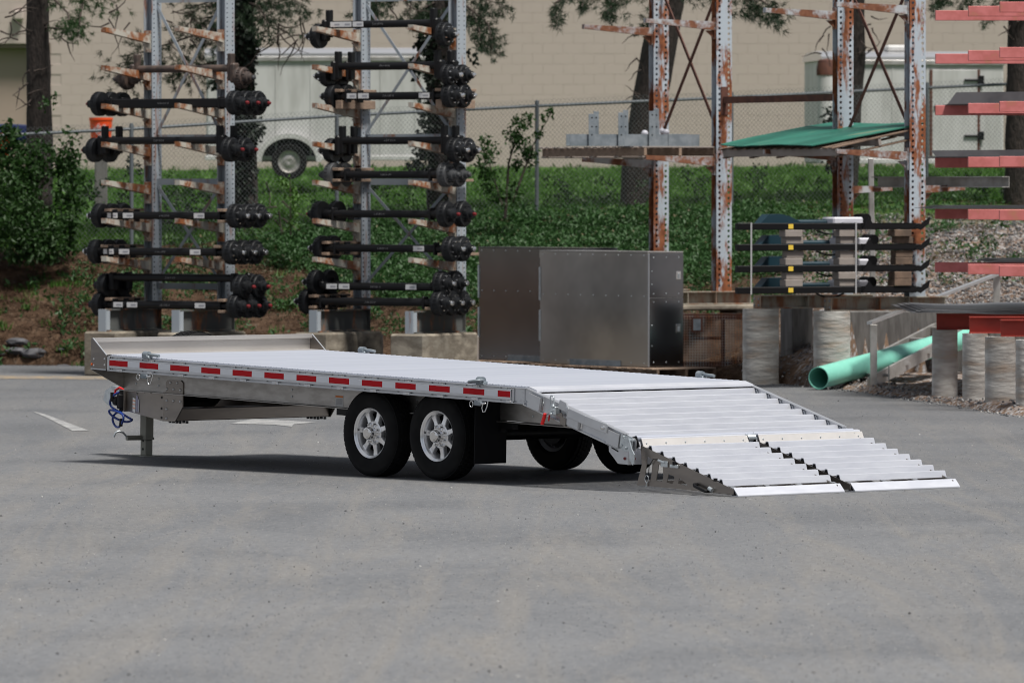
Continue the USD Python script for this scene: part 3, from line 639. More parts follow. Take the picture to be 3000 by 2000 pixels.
# wood spacers under and over axle rows
for rk, ph, ctr, qs, n, sty in AXP:
    if sty not in ('chromelab', 'redlab', 'chromeblk', 'grey', 'chrome1', 'chromebase'):
        continue
    hb = .055
    for s, sd_ in ((-1, 'left'), (1, 'right')):
        c = ctr + np.array([*(E1 * s * (.80 if sty in ('chromeblk', 'grey') else .93)), 0])
        Mx = np.array([[A1[0], -A1[1], 0], [A1[1], A1[0], 0], [0, 0, 1]])
        for zz, w_ in ((-1, 'under'), (1, 'over')):
            if zz == 1 and sty in ('grey', 'chrome1', 'chromebase') and s == 1:
                continue
            b = B().box((-.78, -.05, -.019), (.10, .05, .019), .004, Mx, c + [0, 0, zz * (hb + .02)])
            tall = sty == 'chromeblk' and zz == -1
            if tall:
                b = B().box((-.75, -.05, -.095), (.08, .05, .019), .004, Mx, c + [0, 0, -(hb + .02)])
            obj('wood_spacer', 'wood strip %s the %s end of axles %s, %s rack' % (w_, sd_, ph, ('leftmost', 'middle')[rk]), 'wood strip', b, WOOD, group='wood strips between the axles')

# ------------------------------------------------------------------ rusty rack
A2 = np.array([-.893, -.45]); E2 = np.array([.45, -.893])
rr = thing('rusty_rack', 'rusty pale blue cantilever rack with X braces behind the metal boxes', 'rack')
RC = [np.array([*at(px, 700, Y)[:2], 0]) for px, Y in ((1930, 87.8), (2114, 86.2), (2469, 83.5), (2680, 82.0))]
for c in RC:
    column(rr, c, E2, .235, .14, 1.15, 6.6, RUSTP, .0735, .0205)
    b = B(); M = np.array([[A2[0], -A2[1], 0], [A2[1], A2[0], 0], [0, 0, 1]])
    b.box((-.45, -.007, .992), (1.27, .007, 1.134)).box((-.45, -.09, .975), (1.28, .09, .99)).box((-.45, -.09, 1.136), (1.28, .09, 1.15)).box((1.268, -.09, .9905), (1.28, .09, 1.1355))
    for xx in (.55, .12):
        b.box((xx, -.085, .9905), (xx + .01, .085, 1.1355))
    part(rr, 'base_beam', b.xf(M, c), BEIGEB)
    bo = B()
    for zz in (1.02, 1.10):
        bo.sphere((1.285, .06, zz), .016, 6).sphere((1.285, -.06, zz), .016, 6)
    part(rr, 'bolts', bo.xf(M, c), GALV)
LV = {0: [(73, 1.05), (462, 1.05)], 1: [(55, 1.1), (455, 1.05)], 2: [(24, 1.1), (438, 1.02)], 3: [(7, 1.1), (437, 1.02)]}
RZ = []
for k, c in enumerate(RC):
    for y, Lm in LV[k]:
        zt = at(0, y, c[1] - .5)[2]
        arm(rr, c, A2, E2, zt, 1.16, .115, .055, .075, .03, RUSTA, .235)
        RZ.append((k, zt))
arm(rr, RC[3], -A2, E2, at(0, 543, 82)[2], .72, .10, .06, .07, .0, RUSTA, .235)
arm(rr, RC[2], -A2, E2, at(0, 545, 83.5)[2], .72, .10, .06, .07, .0, RUSTA, .235)
def xb(i, j, pairs):
    for za, zb in pairs:
        brace(rr, RC[i] + [*(E2 * .07), za], RC[j] + [*(-E2 * .07), zb], RUSTD, .05)
for i, j in ((0, 1), (2, 3)):
    zt, zb = 5.25, at(0, 400 if i == 0 else 400, RC[i][1])[2]
    xb(i, j, ((zt, zb), (zb, zt)))
zb = at(0, 286, 85)[2]
part(rr, 'tie_bar', B().bar(RC[1] + [*(E2 * .09), zb - .02], RC[2] + [*(-E2 * .08), zb - .02], .05, .09), RUSTD)
part(rr, 'tie_plate', B().box((-.011, -.055, zb - .22), (.0, .055, zb + .16), .003, np.array([[E2[0], -E2[1], 0], [E2[1], E2[0], 0], [0, 0, 1]]), RC[1] + [*(E2 * .083), 0]), RUSTD)

def place(M2, p):
    return dict(M=M2, t=p)
M2 = np.array([[A2[0], -A2[1], 0], [A2[1], A2[0], 0], [0, 0, 1]])         # local x along the arms, local y along -E2
RZ2 = math.atan2(A2[1], A2[0])

# piers under the rusty rack
def pier(name_label, x, y, r, h, cat='pier', group=None):
    n = 30; hs = np.linspace(-.05, h, 26)
    th = np.arange(n) / n * 2 * PI; P = []
    for z in hs:
        rr_ = r * (1 + .035 * (meshkit.fbm(np.stack([np.cos(th) * 1.5 + x, np.sin(th) * 1.5 + y, 0 * th + z * 6], -1), 4, 5) - .5) * 2)
        P.append(np.stack([rr_ * np.cos(th), rr_ * np.sin(th), 0 * th + z], 1))
    b = B(); V = np.vstack(P)
    i, j = np.meshgrid(np.arange(len(hs) - 1), np.arange(n), indexing='ij'); k = (j + 1) % n
    b.add(np.vstack([V, [[0, 0, h]]]), np.stack([i * n + j, i * n + k, (i + 1) * n + k, (i + 1) * n + j], -1).reshape(-1, 4))
    e = (len(hs) - 1) * n
    b.add(np.vstack([P[-1], [[0, 0, h]]]), [[j, (j + 1) % n, n] for j in range(n)])
    b.xf(None, (x, y, 0))
    return obj('concrete_pier', name_label, cat, b, PIERM, 40, group)
tip = lambda c, q=.98: c[:2] + A2 * q
for k, (c, lab) in enumerate(((RC[2], 'thick round concrete pier under the rusty rack, just right of the wire cage'), (RC[3], 'thick round concrete pier behind the open end of the green pipe'))):
    p = tip(c, 1.22); pier(lab, p[0], p[1], .235, .972, 'concrete pier', 'round concrete piers')
p = RC[2][:2]
obj('concrete_post', 'square concrete post between the two thick piers under the rusty rack', 'concrete post', B().box((-.16, -.16, -.05), (.16, .16, .97), .012, M2, (3.74, 84.1, 0)), WALLC)
obj('base_slab', 'rough concrete slab under the rusty rack beside the metal boxes', 'concrete slab', B().box((-.5, -.3, .90), (1.3, .3, .972), .02, M2, RC[1]).box((-.45, -.25, -.05), (-.1, .25, .90), .02, M2, RC[1]), CONC)
obj('retaining_wall', 'dark board marked concrete retaining wall behind the green pipe', 'wall', B().box((4.05, WALL_Y, -.1), (8.5, WALL_Y + .22, .90), .015), WALLC)

# wire cage behind the boxes
cg = thing('wire_cage', 'rusty wire mesh cage standing between the metal boxes and the round pier', 'wire cage')
q0, q1 = at(2002, 918, 85.4), at(2190, 918, 85.0)
L = q1[0] - q0[0]; ztop = q0[2]
fr = B()
for xx in (q0[0] - .6, q0[0] + L * .62, q1[0]):
    fr.box((xx - .025, 85.2, 0.0), (xx + .025, 85.25, ztop))
for zz in (.20, ztop - .03):
    fr.box((q0[0] - .574, 85.205, zz - .05), (q1[0] - .026, 85.245, zz + .03))
fr.box((q0[0] - .57, 85.19, .52), (q0[0] + L * .6, 85.199, .56))
part(cg, 'frame', fr, RUSTD)
wm = B()
for k in range(42):
    xx = q0[0] - .57 + k * .036
    if xx < q1[0] - .03: wm.box((xx, 85.17, .16), (xx + .006, 85.176, ztop - .02))
for k in range(20):
    zz = .18 + k * .036
    if zz < ztop: wm.box((q0[0] - .57, 85.177, zz), (q1[0] - .03, 85.183, zz + .006))
part(cg, 'mesh', wm, rustmat('cage_wire', (.26, .27, .27), .42, .58, 3))
part(cg, 'tag', B().box((q0[0] + .1, 85.155, .62), (q0[0] + .25, 85.16, .82)), RUSTD)
part(cg, 'tag_face', B().box((q0[0] + .125, 85.15, .645), (q0[0] + .225, 85.1545, .795)), GALV)
part(cg, 'back_panel', B().box((q0[0] - .57, 85.9, .1), (q1[0], 85.93, ztop - .05)), WOODD)

# ------------------------------------------------------------------ pallets and loads
def pallet(name, label, loc, rz, Lx, Ly, nb, m, md, hgt=.14, bw=.095, tilt=0.0, group=None, jitter=.012):
    """stringers along y, boards along x"""
    t = UsdGeom.Xform.Define(stage, numbered('/World/' + name))
    t.AddTranslateOp().Set(Gf.Vec3d(*map(float, loc))); t.AddRotateZOp().Set(math.degrees(rz))
    if tilt: t.AddRotateYOp().Set(math.degrees(tilt))
    t = setd(t.GetPrim(), label, 'pallet', group)
    for k in range(3):
        x = .03 + k * (Lx - .06) / 2
        part(t, 'stringer', B().box((x - .022, 0, .021), (x + .022, Ly, hgt - .021), .004), md)
    for k in range(nb):
        y = .05 + k * (Ly - .1) / (nb - 1)
        o = NR.uniform(-jitter, jitter, 3)
        part(t, 'board', B().box((-.03 + o[0] * 2, y - bw / 2, hgt - .02), (Lx + .03 + o[1] * 2, y + bw / 2, hgt - .001), .003, t=(0, o[2], 0)), m)
    for k in range(max(3, nb // 3)):
        y = .06 + k * (Ly - .12) / (max(3, nb // 3) - 1)
        part(t, 'bottom_board', B().box((-.01, y - bw / 2, 0), (Lx + .01, y + bw / 2, .02), .003), m)
    return t
ROT2 = math.atan2(-A2[1], -A2[0])                      # local x along -A2, local y along -E2
o = RC[1][:2] + A2 * 1.2 + E2 * .02
pz = 2.945
pallet('pallet', 'long grey brown wooden pallet on the left rusty arms, under the galvanised brackets', (*o, pz), ROT2, 1.12, 3.0, 17, WOODG, WOOD, .15, .11, group='pallets on the rusty rack')
o2 = RC[3][:2] + A2 * 1.17 + E2 * .02
pallet('pallet', 'tilted dark wooden pallet on the right rusty arms, under the green sheet', (*o2, 2.92), ROT2, 1.34, 3.0, 15, WOODD, WOODG, .14, .10, tilt=-.20, group='pallets on the rusty rack')
u_, w_ = np.meshgrid(np.linspace(0, 1, 26), np.linspace(0, 1, 14), indexing='ij')
def onpal(x, y, z):
    c_, s_ = math.cos(.20), math.sin(.20); q = np.array([x * c_ - z * s_, y, x * s_ + z * c_])
    return np.array([*o2, 2.92]) + np.array([-A2[0] * q[0] - E2[0] * q[1], -A2[1] * q[0] - E2[1] * q[1], q[2]])
q00, q10, q01, q11 = onpal(-.10, .40, .165), onpal(-.06, 2.9, .165), onpal(1.36, -.05, .165), onpal(1.40, 2.5, .165)
G = q00 * ((1 - u_) * (1 - w_))[..., None] + q10 * (u_ * (1 - w_))[..., None] + q01 * ((1 - u_) * w_)[..., None] + q11 * (u_ * w_)[..., None]
G[..., 2] += .035 * (1 + np.sin(u_ * 6 + w_ * 2)) * u_ * (1 - .6 * w_) + .03 * meshkit.fbm(G * 1.7, 3, 4)
ii = np.arange(26 * 14).reshape(26, 14)
fq = np.stack([ii[:-1, :-1], ii[:-1, 1:], ii[1:, 1:], ii[1:, :-1]], -1).reshape(-1, 4)
gb = B().add(G.reshape(-1, 3), fq).add(G.reshape(-1, 3) - [0, 0, .012], fq[:, ::-1])
ed = np.concatenate([ii[0, :], ii[1:, -1], ii[-1, -2::-1], ii[-2:0:-1, 0]]); nxt = np.roll(ed, -1); n_ = 26 * 14
gb.f.append(np.vstack([np.stack([ed, ed + n_, nxt], 1), np.stack([nxt, ed + n_, nxt + n_], 1)]))
obj('green_sheet', 'dirty green plastic sheet lying on the tilted pallet of the rusty rack', 'plastic sheet', gb, GREENT, 40)

br_ = thing('post_bracket', 'galvanised steel bracket frame with three pairs of uprights on the long pallet', 'steel bracket', (0, 0, 0))
pa, pb = at(1664, 426, 85.75), at(2043, 424, 86.35); zb_ = pz + .151
pa[2] = pb[2] = zb_
dv = (pb - pa) / np.linalg.norm(pb - pa); nv = np.array([-dv[1], dv[0], 0])
b = B().bar(pa + [0, 0, .005], pb + [0, 0, .005], .16, .008).bar(pa + nv * -.076 + [0, 0, .085], pb + nv * -.076 + [0, 0, .085], .008, .15).bar(pa + nv * .076 + [0, 0, .085], pb + nv * .076 + [0, 0, .085], .008, .15)
part(br_, 'channel', b, GALV)
Mv = np.stack([dv, nv, [0, 0, 1]], 1)
for s_, hh in ((.30, .43), (.72, .45), (1.16, .47)):
    for off, ww in ((0, .09), (.10, .075)):
        p = pa + dv * (s_ + off) - nv * (.11 if off == 0 else .0)
        bb = B().box((-ww / 2, -.004, .0), (ww / 2, .004, hh + off * .35), .001, Mv, p).box((ww / 2 - .006, .0045, 0), (ww / 2, .085, hh + off * .35), .001, Mv, p)
        part(br_, 'upright', bb, GALV)
        hb_ = B()
        for zz in (.15, .26, hh - .05):
            hb_.lathe([(0, -.006), (.011, -.006), (.011, -.0045), (0, -.0045)], 8, 'y').xf()
            hb_.v[-1] = hb_.v[-1] @ Mv.T + p + dv * .0 + np.array([0, 0, zz])
        part(br_, 'bolt_holes', hb_, BLACK)
for s_ in (1.42,):
    part(br_, 'end_plate', B().box((-.02, -.09, .0), (.28, -.082, .165), .001, Mv, pa + dv * s_), GALV)
obj('wrapped_parts', 'small bundle of parts in crumpled plastic behind the galvanised bracket', 'parts bundle', B().sphere(at(1889, 392, 86.6), .05, 10).sphere(at(1952, 388, 86.6), .045, 10).sphere(at(1940, 384, 86.7), .04, 8), TANK, 40)

# aluminium channel and lone post on the back of the rusty rack
sA = RC[3][:2] - A2 * .42 + E2 * 1.55
MC = np.array([[-E2[0], E2[1], 0], [-E2[1], -E2[0], 0], [0, 0, 1]])
b = B().box((0, -.055, 0), (3.3, .055, .012)).box((0, -.055, .128), (3.3, .055, .14)).box((0, -.055, .0125), (3.3, -.043, .1275))
obj('aluminum_channel', 'dull aluminum channel lying on the right side arms of the rusty rack', 'metal channel', b.xf(MC, (*sA, at(0, 552, 82)[2] + .012)), ALUD)
pp = at(2552, 690, 85.6)
obj('steel_tube', 'upright grey square steel tube behind the stacked black frames', 'steel tube', B().bar((pp[0] + .03, pp[1], bank_z(pp[0], 85.6) - .1), at(2551, 464, 85.6), .10, .07, (1, 0, 0), .008), ALUD)

# stacked black lifting frames
fo = RC[3][:2] + E2 * .17 + A2 * 2.70
zs = [1.245, 1.515, 1.785, 2.05]
def lift_frame(label, z, dx=0):
    t = thing('lift_frame', label, 'steel frame', (fo[0], fo[1], z), ROT2, group='stacked black lifting frames')
    part(t, 'rear_rail', B().box((.62, .56, -.035), (2.05, .63, .035), .008), BLACK)
    for y in (0,):
        part(t, 'rail', B().box((0, y - .04, -.042), (1.80, y + .04, .042), .008), BLACK)
        part(t, 'rail_end', B().box((1.801, y - .035, -.036), (2.66, y + .035, .036), .008).box((1.801, y - .037, .0365), (2.6, y + .037, .042)).box((1.801, y - .037, -.042), (2.6, y + .037, -.0365)), BLACK)
        part(t, 'ear', B().prism([(1.80, -.04), (2.0, -.04), (1.90, .115)], y - .055, y - .0425), BLACK)
        part(t, 'hook', B().prism([(2.58, -.02), (2.66, -.05), (2.78, .03), (2.80, .12), (2.70, .06), (2.66, .02)], y - .055, y - .0425).box((2.661, y - .041, -.03), (2.69, y + .041, .03)), BLACK)
    part(t, 'cross_member', B().box((.30, .041, -.03), (.38, .12, .03), .006).box((.64, .041, -.03), (.72, .559, .03), .006).box((1.9, .041, -.03), (1.98, .559, .03), .006), BLACK)
    part(t, 'sticker', B().box((.73, -.0425, -.028), (.80, -.0405, .03)), YEL)
    part(t, 'hood', B().prism([(.55, .0), (.70, .15), (.88, .155), (1.00, .13), (1.20, .04), (1.22, 0)], .42, .60), BLUEF)
    part(t, 'cylinder', B().tube([(.98, .5, .045), (1.62, .5, .05)], .038, 14), BLUEF, 40)
    part(t, 'tank', B().box((1.58 + dx, .30, .0), (2.02 + dx, .62, .115), .02), TANK)
    part(t, 'motor', B().tube([(2.10 + dx, .36, .09), (2.10 + dx, .60, .09)], .068, 16).tube([(2.02 + dx, .46, .06), (2.2 + dx, .46, .06)], .03, 10), BLACK, 40)
    th_ = np.linspace(0, 1, 14)
    part(t, 'hose', B().tube(np.stack([1.3 + .4 * th_, .25 + 0 * th_, -.05 - .05 * np.sin(th_ * PI)], 1), .012, 6), BLACK, True)
    return t
for k, w in enumerate(('bottom black lifting frame of the strapped stack', 'second black lifting frame from the bottom of the strapped stack', 'third black lifting frame from the bottom of the strapped stack', 'top black lifting frame of the strapped stack, with dark blue hood showing')):
    lift_frame(w, zs[k], (.08, .09, .11, 0)[k])
MF = np.array([[-A2[0], A2[1], 0], [-A2[1], -A2[0], 0], [0, 0, 1]])
for g in range(3):
    for nm, x in (('left', .70), ('middle', 1.48), ('right', 2.30)):
        z = zs[g] + .044; h = (zs[g + 1] - zs[g] - .088) / 2
        for u, w in ((0, 'lower'), (1, 'upper')):
            j = NR.uniform(-.03, .03)
            obj('wood_block', '%s wood block of the %s pair between %s frames of the black stack' % (w, nm, ('bottom and second', 'second and third', 'third and top')[g]), 'wood block',
                B().box((x + j, -.03 + j, z + u * h + .001), (x + .25 + j, .12, z + (u + 1) * h - .001), .006, MF, (*fo, 0)), WOODG if nm != 'right' else WOODD, group='wood blocks in the stack of frames')
for nm, x in (('left', .18), ('middle', 1.70)):
    obj('strap', 'grey strap around the %s of the black frame stack' % ('left end' if nm == 'left' else 'middle'), 'strap', B().box((x, -.048, zs[0] - .05), (x + .022, -.044, zs[3] + .05), 0, MF, (*fo, 0)).box((x, -.044, zs[3] + .0465), (x + .022, .3, zs[3] + .05), 0, MF, (*fo, 0)), GREYS)

# ------------------------------------------------------------------ metal boxes on pallets
def metal_box(label, loc, hgt, W=.576, L=2.45, bm=None):
    bm = bm or BOXM
    t = thing('metal_box', label, 'metal box', loc, math.atan2(.578, .816), group='riveted metal boxes on pallets')
    part(t, 'body', B().box((0, 0, 0), (W, L, hgt - .02), .004), bm)
    part(t, 'lid', B().box((-.006, -.006, hgt - .019), (W + .006, L + .006, hgt), .005).box((-.006, -.003, hgt - .10), (-.001, L + .003, hgt - .0195)), bm)
    sp_ = hgt * .60
    for z0, z1 in ((.012, sp_ - .005), (sp_ + .005, hgt - .028)):
        d = part(t, 'door', B().box((.012, -.022, z0), (W - .006, -.002, z1), .004), BOXD)
        zc = z0 + (z1 - z0) * (.55 if z0 < .1 else .5)
        dl = sub(t, 'latch')
        part(dl, 'latch_plate', B().box((W - .13, -.027, zc - .055), (W - .05, -.0225, zc + .055), .003), CHROME)
        part(dl, 'latch_pull', B().box((W - .105, -.036, zc - .04), (W - .07, -.0275, zc + .03), .004), ZINC)
        rv = B()
        for fx in (.12, .5, .88):
            for zz in (z0 + .05, z1 - .05): rv.sphere((.012 + fx * (W - .03), -.023, zz), .009, 6)
        for fz in (.3, .6): rv.sphere((.05, -.023, z0 + fz * (z1 - z0)), .009, 6)
        part(t, 'door_rivets', rv, ZINC)
    rv = B()
    for zz, n in ((hgt - .05, 9), (sp_ + .02, 9), (.05, 9)):
        for k in range(n): rv.sphere((-.003 if zz < hgt - .1 else -.008, .08 + k * (L - .16) / (n - 1), zz), .010, 6)
    part(t, 'rivets', rv, ZINC)
    part(t, 'corner_trim', B().box((-.004, -.024, .003), (.010, -.0025, hgt - .025), .002), ALU)
    for z0, z1 in ((.3, .72), (.85, 1.3)):
        part(t, 'hinge_strip', B().box((-.012, L - .02, z0), (-.001, L + .015, z1), .003), ZINC)
    part(t, 'foot_angle', B().box((-.012, .6, .004), (-.002, 1.75, .075), .002).box((-.05, .6, .0), (-.0125, 1.75, .006)), GALV)
    return t
bx1 = at(1898, 1075, 84.5)
metal_box('front riveted metal box with two latched doors, standing on a pallet', (bx1[0], bx1[1], .172), 1.525)
bx2 = bx1[:2] + np.array([-.836, 2.0])
metal_box('rear riveted metal box, dark reflection in its colour, behind and left of the other box', (bx2[0], bx2[1], .172), 1.555, bm=BOXD)
RB = math.atan2(.578, .816)
MB_ = np.array([[.816, -.578], [.578, .816]])
for nm, base, sz in (('pallet under the front metal box, its right end sticking out', bx1[:2] + MB_ @ [-.12, -.35], (1.0, 2.95)), ('pallet with splintered boards under the rear metal box', bx2 + MB_ @ [-.22, -.3], (1.1, 2.85))):
    pallet('pallet', 'low brown wooden ' + nm, (*base, .002), RB, sz[0], sz[1], 15, WOOD, WOODD, .165, .13, group='pallets under the metal boxes', jitter=.03)

# ------------------------------------------------------------------ pink rack, sheets, piers
pr_ = thing('pink_rack', 'faded pink cantilever rack with stacked sheet metal at the right edge', 'rack')
PT = [(5.10, 77.2), (5.36, 75.3), (5.60, 73.6), (5.80, 72.1)]
PZ = [4.67, 4.15, 3.53, 2.90, 2.284, 1.642]
for x, y in PT:
    part(pr_, 'upright', B().box((7.6, y - .06, .83), (7.612, y + .06, 6)).box((7.788, y - .06, .83), (7.8, y + .06, 6)).box((7.6125, y - .006, .83), (7.7875, y + .006, 6)), PINK)
    for z in PZ:
        part(pr_, 'arm', B().box((x, y - .04, z - .12), (7.59, y + .04, z), .004), PINK)
    part(pr_, 'base_beam', B().box((x + .02, y - .075, .83), (8.2, y + .075, .842)).box((x + .02, y - .075, 1.013), (8.2, y + .075, 1.025)).box((x + .02, y - .006, .8425), (8.2, y + .006, 1.0125)), REDB)
def sheet_stack(label, z, xl, y1, n, lip, slant=0.0, wave=0.0, rise=0.0):
    """long flat sheets whose near ends lie on the first arms; lip: height of the folded near edge"""
    t = thing('sheet_stack', label, 'sheet metal', group='sheet metal on the pink rack')
    for k in range(n):
        xx = np.concatenate([[xl + k * .06], np.linspace(xl + .3 + k * .06, 7.5, 14)]); yy = np.linspace(76.75 + k * .05, y1 - k * .1, 10)
        XX, YY = np.meshgrid(xx, yy, indexing='ij')
        ZZ = z + .004 + k * .010 + wave * np.sin(XX * 4 + k * .5) + rise * (YY - 76.7) / (y1 - 76.7)
        jj = np.arange(15 * 10).reshape(15, 10); fq_ = np.stack([jj[:-1, :-1], jj[1:, :-1], jj[1:, 1:], jj[:-1, 1:]], -1).reshape(-1, 4)
        P3 = np.stack([XX, YY, ZZ], -1).reshape(-1, 3)
        b = B().add(P3, fq_[:, ::-1]).add(P3 + [0, 0, .006], fq_)
        for edge in (jj[:, 0], jj[0, :], jj[-1, :]):
            e2 = P3[edge]; m_ = len(e2)
            b.add(np.vstack([e2, e2 + [0, 0, .006]]), [[i, i + 1, m_ + i + 1, m_ + i] for i in range(m_ - 1)])
        if lip and k == 0:
            b.prism([(xl, z + .011), (xl + slant, z + lip), (7.5, z + lip + .02), (7.5, z + .011)], 76.74, 76.748)
        part(t, 'sheet', b, SHEET)
    return t
sheet_stack('folded dark metal sheets with a high slanted edge on the third pink arms', 3.53, 5.22, 79, 2, .15, .10)
sheet_stack('folded grey metal sheet with a low edge on the fourth pink arms', 2.90, 5.08, 79, 2, .085, -.06)
sheet_stack('thick pile of flat grey sheets on the fifth pink arms', 2.284, 5.00, 79.5, 4, 0)
sheet_stack('few flat grey sheets on the lowest pink arms', 1.642, 5.72, 79.5, 3, 0)
sheet_stack('wavy sheets lying on the red base beams of the pink rack', 1.030, 4.80, 81, 4, 0, 0, .012, .02)
for k, (px, Y, r, lab) in enumerate(((2768, 77.2, .155, 'slim round concrete pier beside the green pipe under the pink rack'), (2858, 75.3, .155, 'round concrete pier half hidden behind the wider one under the pink rack'), (2931, 73.6, .178, 'wide cracked round concrete pier under the pink rack'), (3022, 72.1, .178, 'round concrete pier cut by the right edge of the picture'))):
    pier(lab, at(px, 1000, Y)[0], Y, r, .828, 'concrete pier', 'round concrete piers')

# pipe, stair and handrail
pA, pB = at(2398, 1107, 80.4), at(2850, 984, 84.4); pA[2] = .15
dd = (pB - pA) / np.linalg.norm(pB - pA)
ax_ = np.cross((0, 0, 1), dd); ax_ /= np.linalg.norm(ax_); az_ = np.cross(dd, ax_)
Lp = np.linalg.norm(pB - pA)
obj('drain_pipe', 'mint green plastic pipe sloping from the ground up behind the pink rack piers', 'pipe', B().lathe([(.132, Lp), (.142, Lp), (.142, .0), (.132, .0), (.132, Lp)], 36).xf(np.stack([dd, ax_, az_], 1), pA), PIPEG, 50)
st_ = thing('metal_stair', 'dull aluminum stair ramp with a handrail lying beside the green pipe', 'stair')
n0, n1 = at(2545, 1140, 80.7), at(2985, 955, 86.2); f0, f1 = at(2445, 1128, 81.9), at(2890, 985, 87.0)
n0[2] = f0[2] = .07; n1[2] = f1[2] = .98
part(st_, 'stringer', B().bar(n0, n1, .04, .16), ALUD); part(st_, 'stringer', B().bar(f0, f1, .04, .16), ALUD)
for k in range(7):
    u = .08 + k * .14
    part(st_, 'tread', B().bar(n0 + (n1 - n0) * u + [0, 0, .02], f0 + (f1 - f0) * u + [0, 0, .02], .22, .035), ALUD)
r0, r1 = at(2552, 946, 80.7), at(2921, 801, 85.6)
part(st_, 'rail_post', B().box((r0[0] - .012, 80.66, .05), (r0[0] + .075, 80.73, r0[2] - .02), .004), ALUD)
part(st_, 'rail_post', B().box((r1[0] - .05, 85.56, 1.0), (r1[0] + .04, 85.63, r1[2] - .02), .004), ALUD)
part(st_, 'handrail', B().bar(r0 + [-.02, 0, 0], r1 + [.05, 0, .01], .07, .035), ALU)
for px, y0_, y1_, Y in ((2541, 1068, 1108, 81.5), (2604, 1070, 1130, 80.2)):
    a_, b_ = at(px, y0_, Y), at(px, y1_, Y)
    obj('ground_stake', 'short grey stake standing %s the stair ramp by the green pipe' % ('behind' if Y > 81 else 'in front of'), 'stake', B().bar(b_ - [0, 0, .05], a_, .03, .012, (1, 0, 0), .003), ALUD)

# ------------------------------------------------------------------ the equipment trailer: x rearwards, y to the far side, z up
TX, TY, YAW, TILT = -1.3608, 56.1122, 0.8595, 0.0269
T = thing('flatbed_trailer', 'long aluminum flatbed equipment trailer with folded down rear ramps in the foreground', 'trailer', (TX, TY, 0), -YAW, TILT)
GZ_ = lambda t: t * math.tan(TILT)
W = 2.59
TAPE0, PIT = -3.610, .4572
# deck
for k in range(77):
    a = -3.640 + k * .076; b_ = a + .0748
    dz = NR.uniform(-.0008, .0008)
    prof = [(a, .8945), (b_, .8945), (b_, .9035 + dz), (b_ - .003, .9045 + dz), (a + .040, .9075 + dz), (a + .039, .9035 + dz), (a + .036, .9035 + dz), (a + .004, .9095 + dz), (a, .907 + dz)]
    part(T, 'deck_plank', B().prism(prof, .035, W - .035), DECK)
part(T, 'deck_nosing', B().prism([(2.214, .893), (2.214, .9075), (2.235, .9085), (2.335, .884), (2.340, .868), (2.33, .862), (2.322, .872), (2.23, .893)], .04, W - .04), SLAT)
# side rails and rub rails on both sides
def sy(s, y0, y1):
    return (y0, y1) if s == 0 else (W - y1, W - y0)
for s in (0, 1):
    a, b_ = sy(s, .024, .030)
    part(T, 'side_rail', B().box((-3.647, a, .7635), (2.20, b_, .8875)).box((-3.647, *sy(s, .005, .11)[:1], .888), (2.225, sy(s, .005, .11)[1], .894), .002).box((-3.647, sy(s, .004, .09)[0], .757), (2.205, sy(s, .004, .09)[1], .763), .002).box((-3.647, sy(s, .004, .008)[0], .7635), (2.0, sy(s, .004, .008)[1], .772)), ALU)
    y0, y1 = sy(s, .0016, .012)
    part(T, 'rub_rail', B().box((-3.61, y0, .784), (2.04, y1, .874), .003), ALU)
    wd = B()
    for k in range(13):
        pk = B()
        t0 = -3.600 + k * PIT
        pk.box((t0, sy(s, .0125, .0236)[0], .7745), (t0 + .008, sy(s, .0125, .0236)[1], .8875)).box((t0 + .09, sy(s, .0125, .0236)[0], .7745), (t0 + .098, sy(s, .0125, .0236)[1], .8875)).box((t0 + .1, sy(s, .014, .0238)[0], .7745), (t0 + .185, sy(s, .014, .0238)[1], .8875), .003)
        pk.box((t0 + .1, sy(s, .0005, .003)[0], .7585), (t0 + .185, sy(s, .0005, .003)[1], .781))
        part(T, 'stake_pocket', pk, ALU)
        for zz in (.879, .770):
            yv = sy(s, .0, .03)[0] if s == 0 else W
            wd.sphere((t0 + .155, yv + (.013 if s == 0 and zz > .8 else 0), zz), .009, 6)
    part(T, 'weld_beads', wd, CHROME)
for k in range(13):
    t0 = TAPE0 + k * PIT; t1 = min(t0 + .2794, 2.036)
    part(T, 'red_reflector', B().box((t0, 0, .8075), (t1, .0015, .8585)), RED)
    if k < 12:
        part(T, 'white_reflector', B().box((t0 + .2796, 0, .8075), (t0 + .4570, .0015, .8585)), WHITET)
# front bulkhead
pl = [(-3.887, .774), (-3.648, .777), (-3.648, .897), (-3.652, .902), (-3.855, 1.046), (-3.865, 1.05), (-3.887, 1.05)]
for s in (0, 1):
    y0, y1 = sy(s, -.004, .0005)
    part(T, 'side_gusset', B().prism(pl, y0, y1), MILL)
    part(T, 'gusset_edge', B().bar((-3.648, (y0 + y1) / 2, .902), (-3.858, (y0 + y1) / 2, 1.05), .011, .006), ALU)  # cut edge widened in brighter metal to paint in its highlight
    rv = B()
    for t_, z_ in ((-3.84, .858), (-3.675, .866), (-3.84, .80), (-3.675, .81)): rv.sphere((t_, -.004 if s == 0 else W + .004, z_), .010, 6)
    part(T, 'rivets', rv, ALU)
part(T, 'marker_lamp', B().sphere((-3.868, -.003, .808), .014, 8), AMBER, 40)
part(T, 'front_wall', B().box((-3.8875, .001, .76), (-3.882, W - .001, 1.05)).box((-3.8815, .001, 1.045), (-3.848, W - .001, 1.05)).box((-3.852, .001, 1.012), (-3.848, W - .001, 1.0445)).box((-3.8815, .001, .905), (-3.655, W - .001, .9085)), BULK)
fc = [(0, .76), (.40, .57), (W - .40, .57), (W, .76)]
part(T, 'front_crossmember', B().prism(fc, -3.90, -3.8885, 'yz'), FRAME)
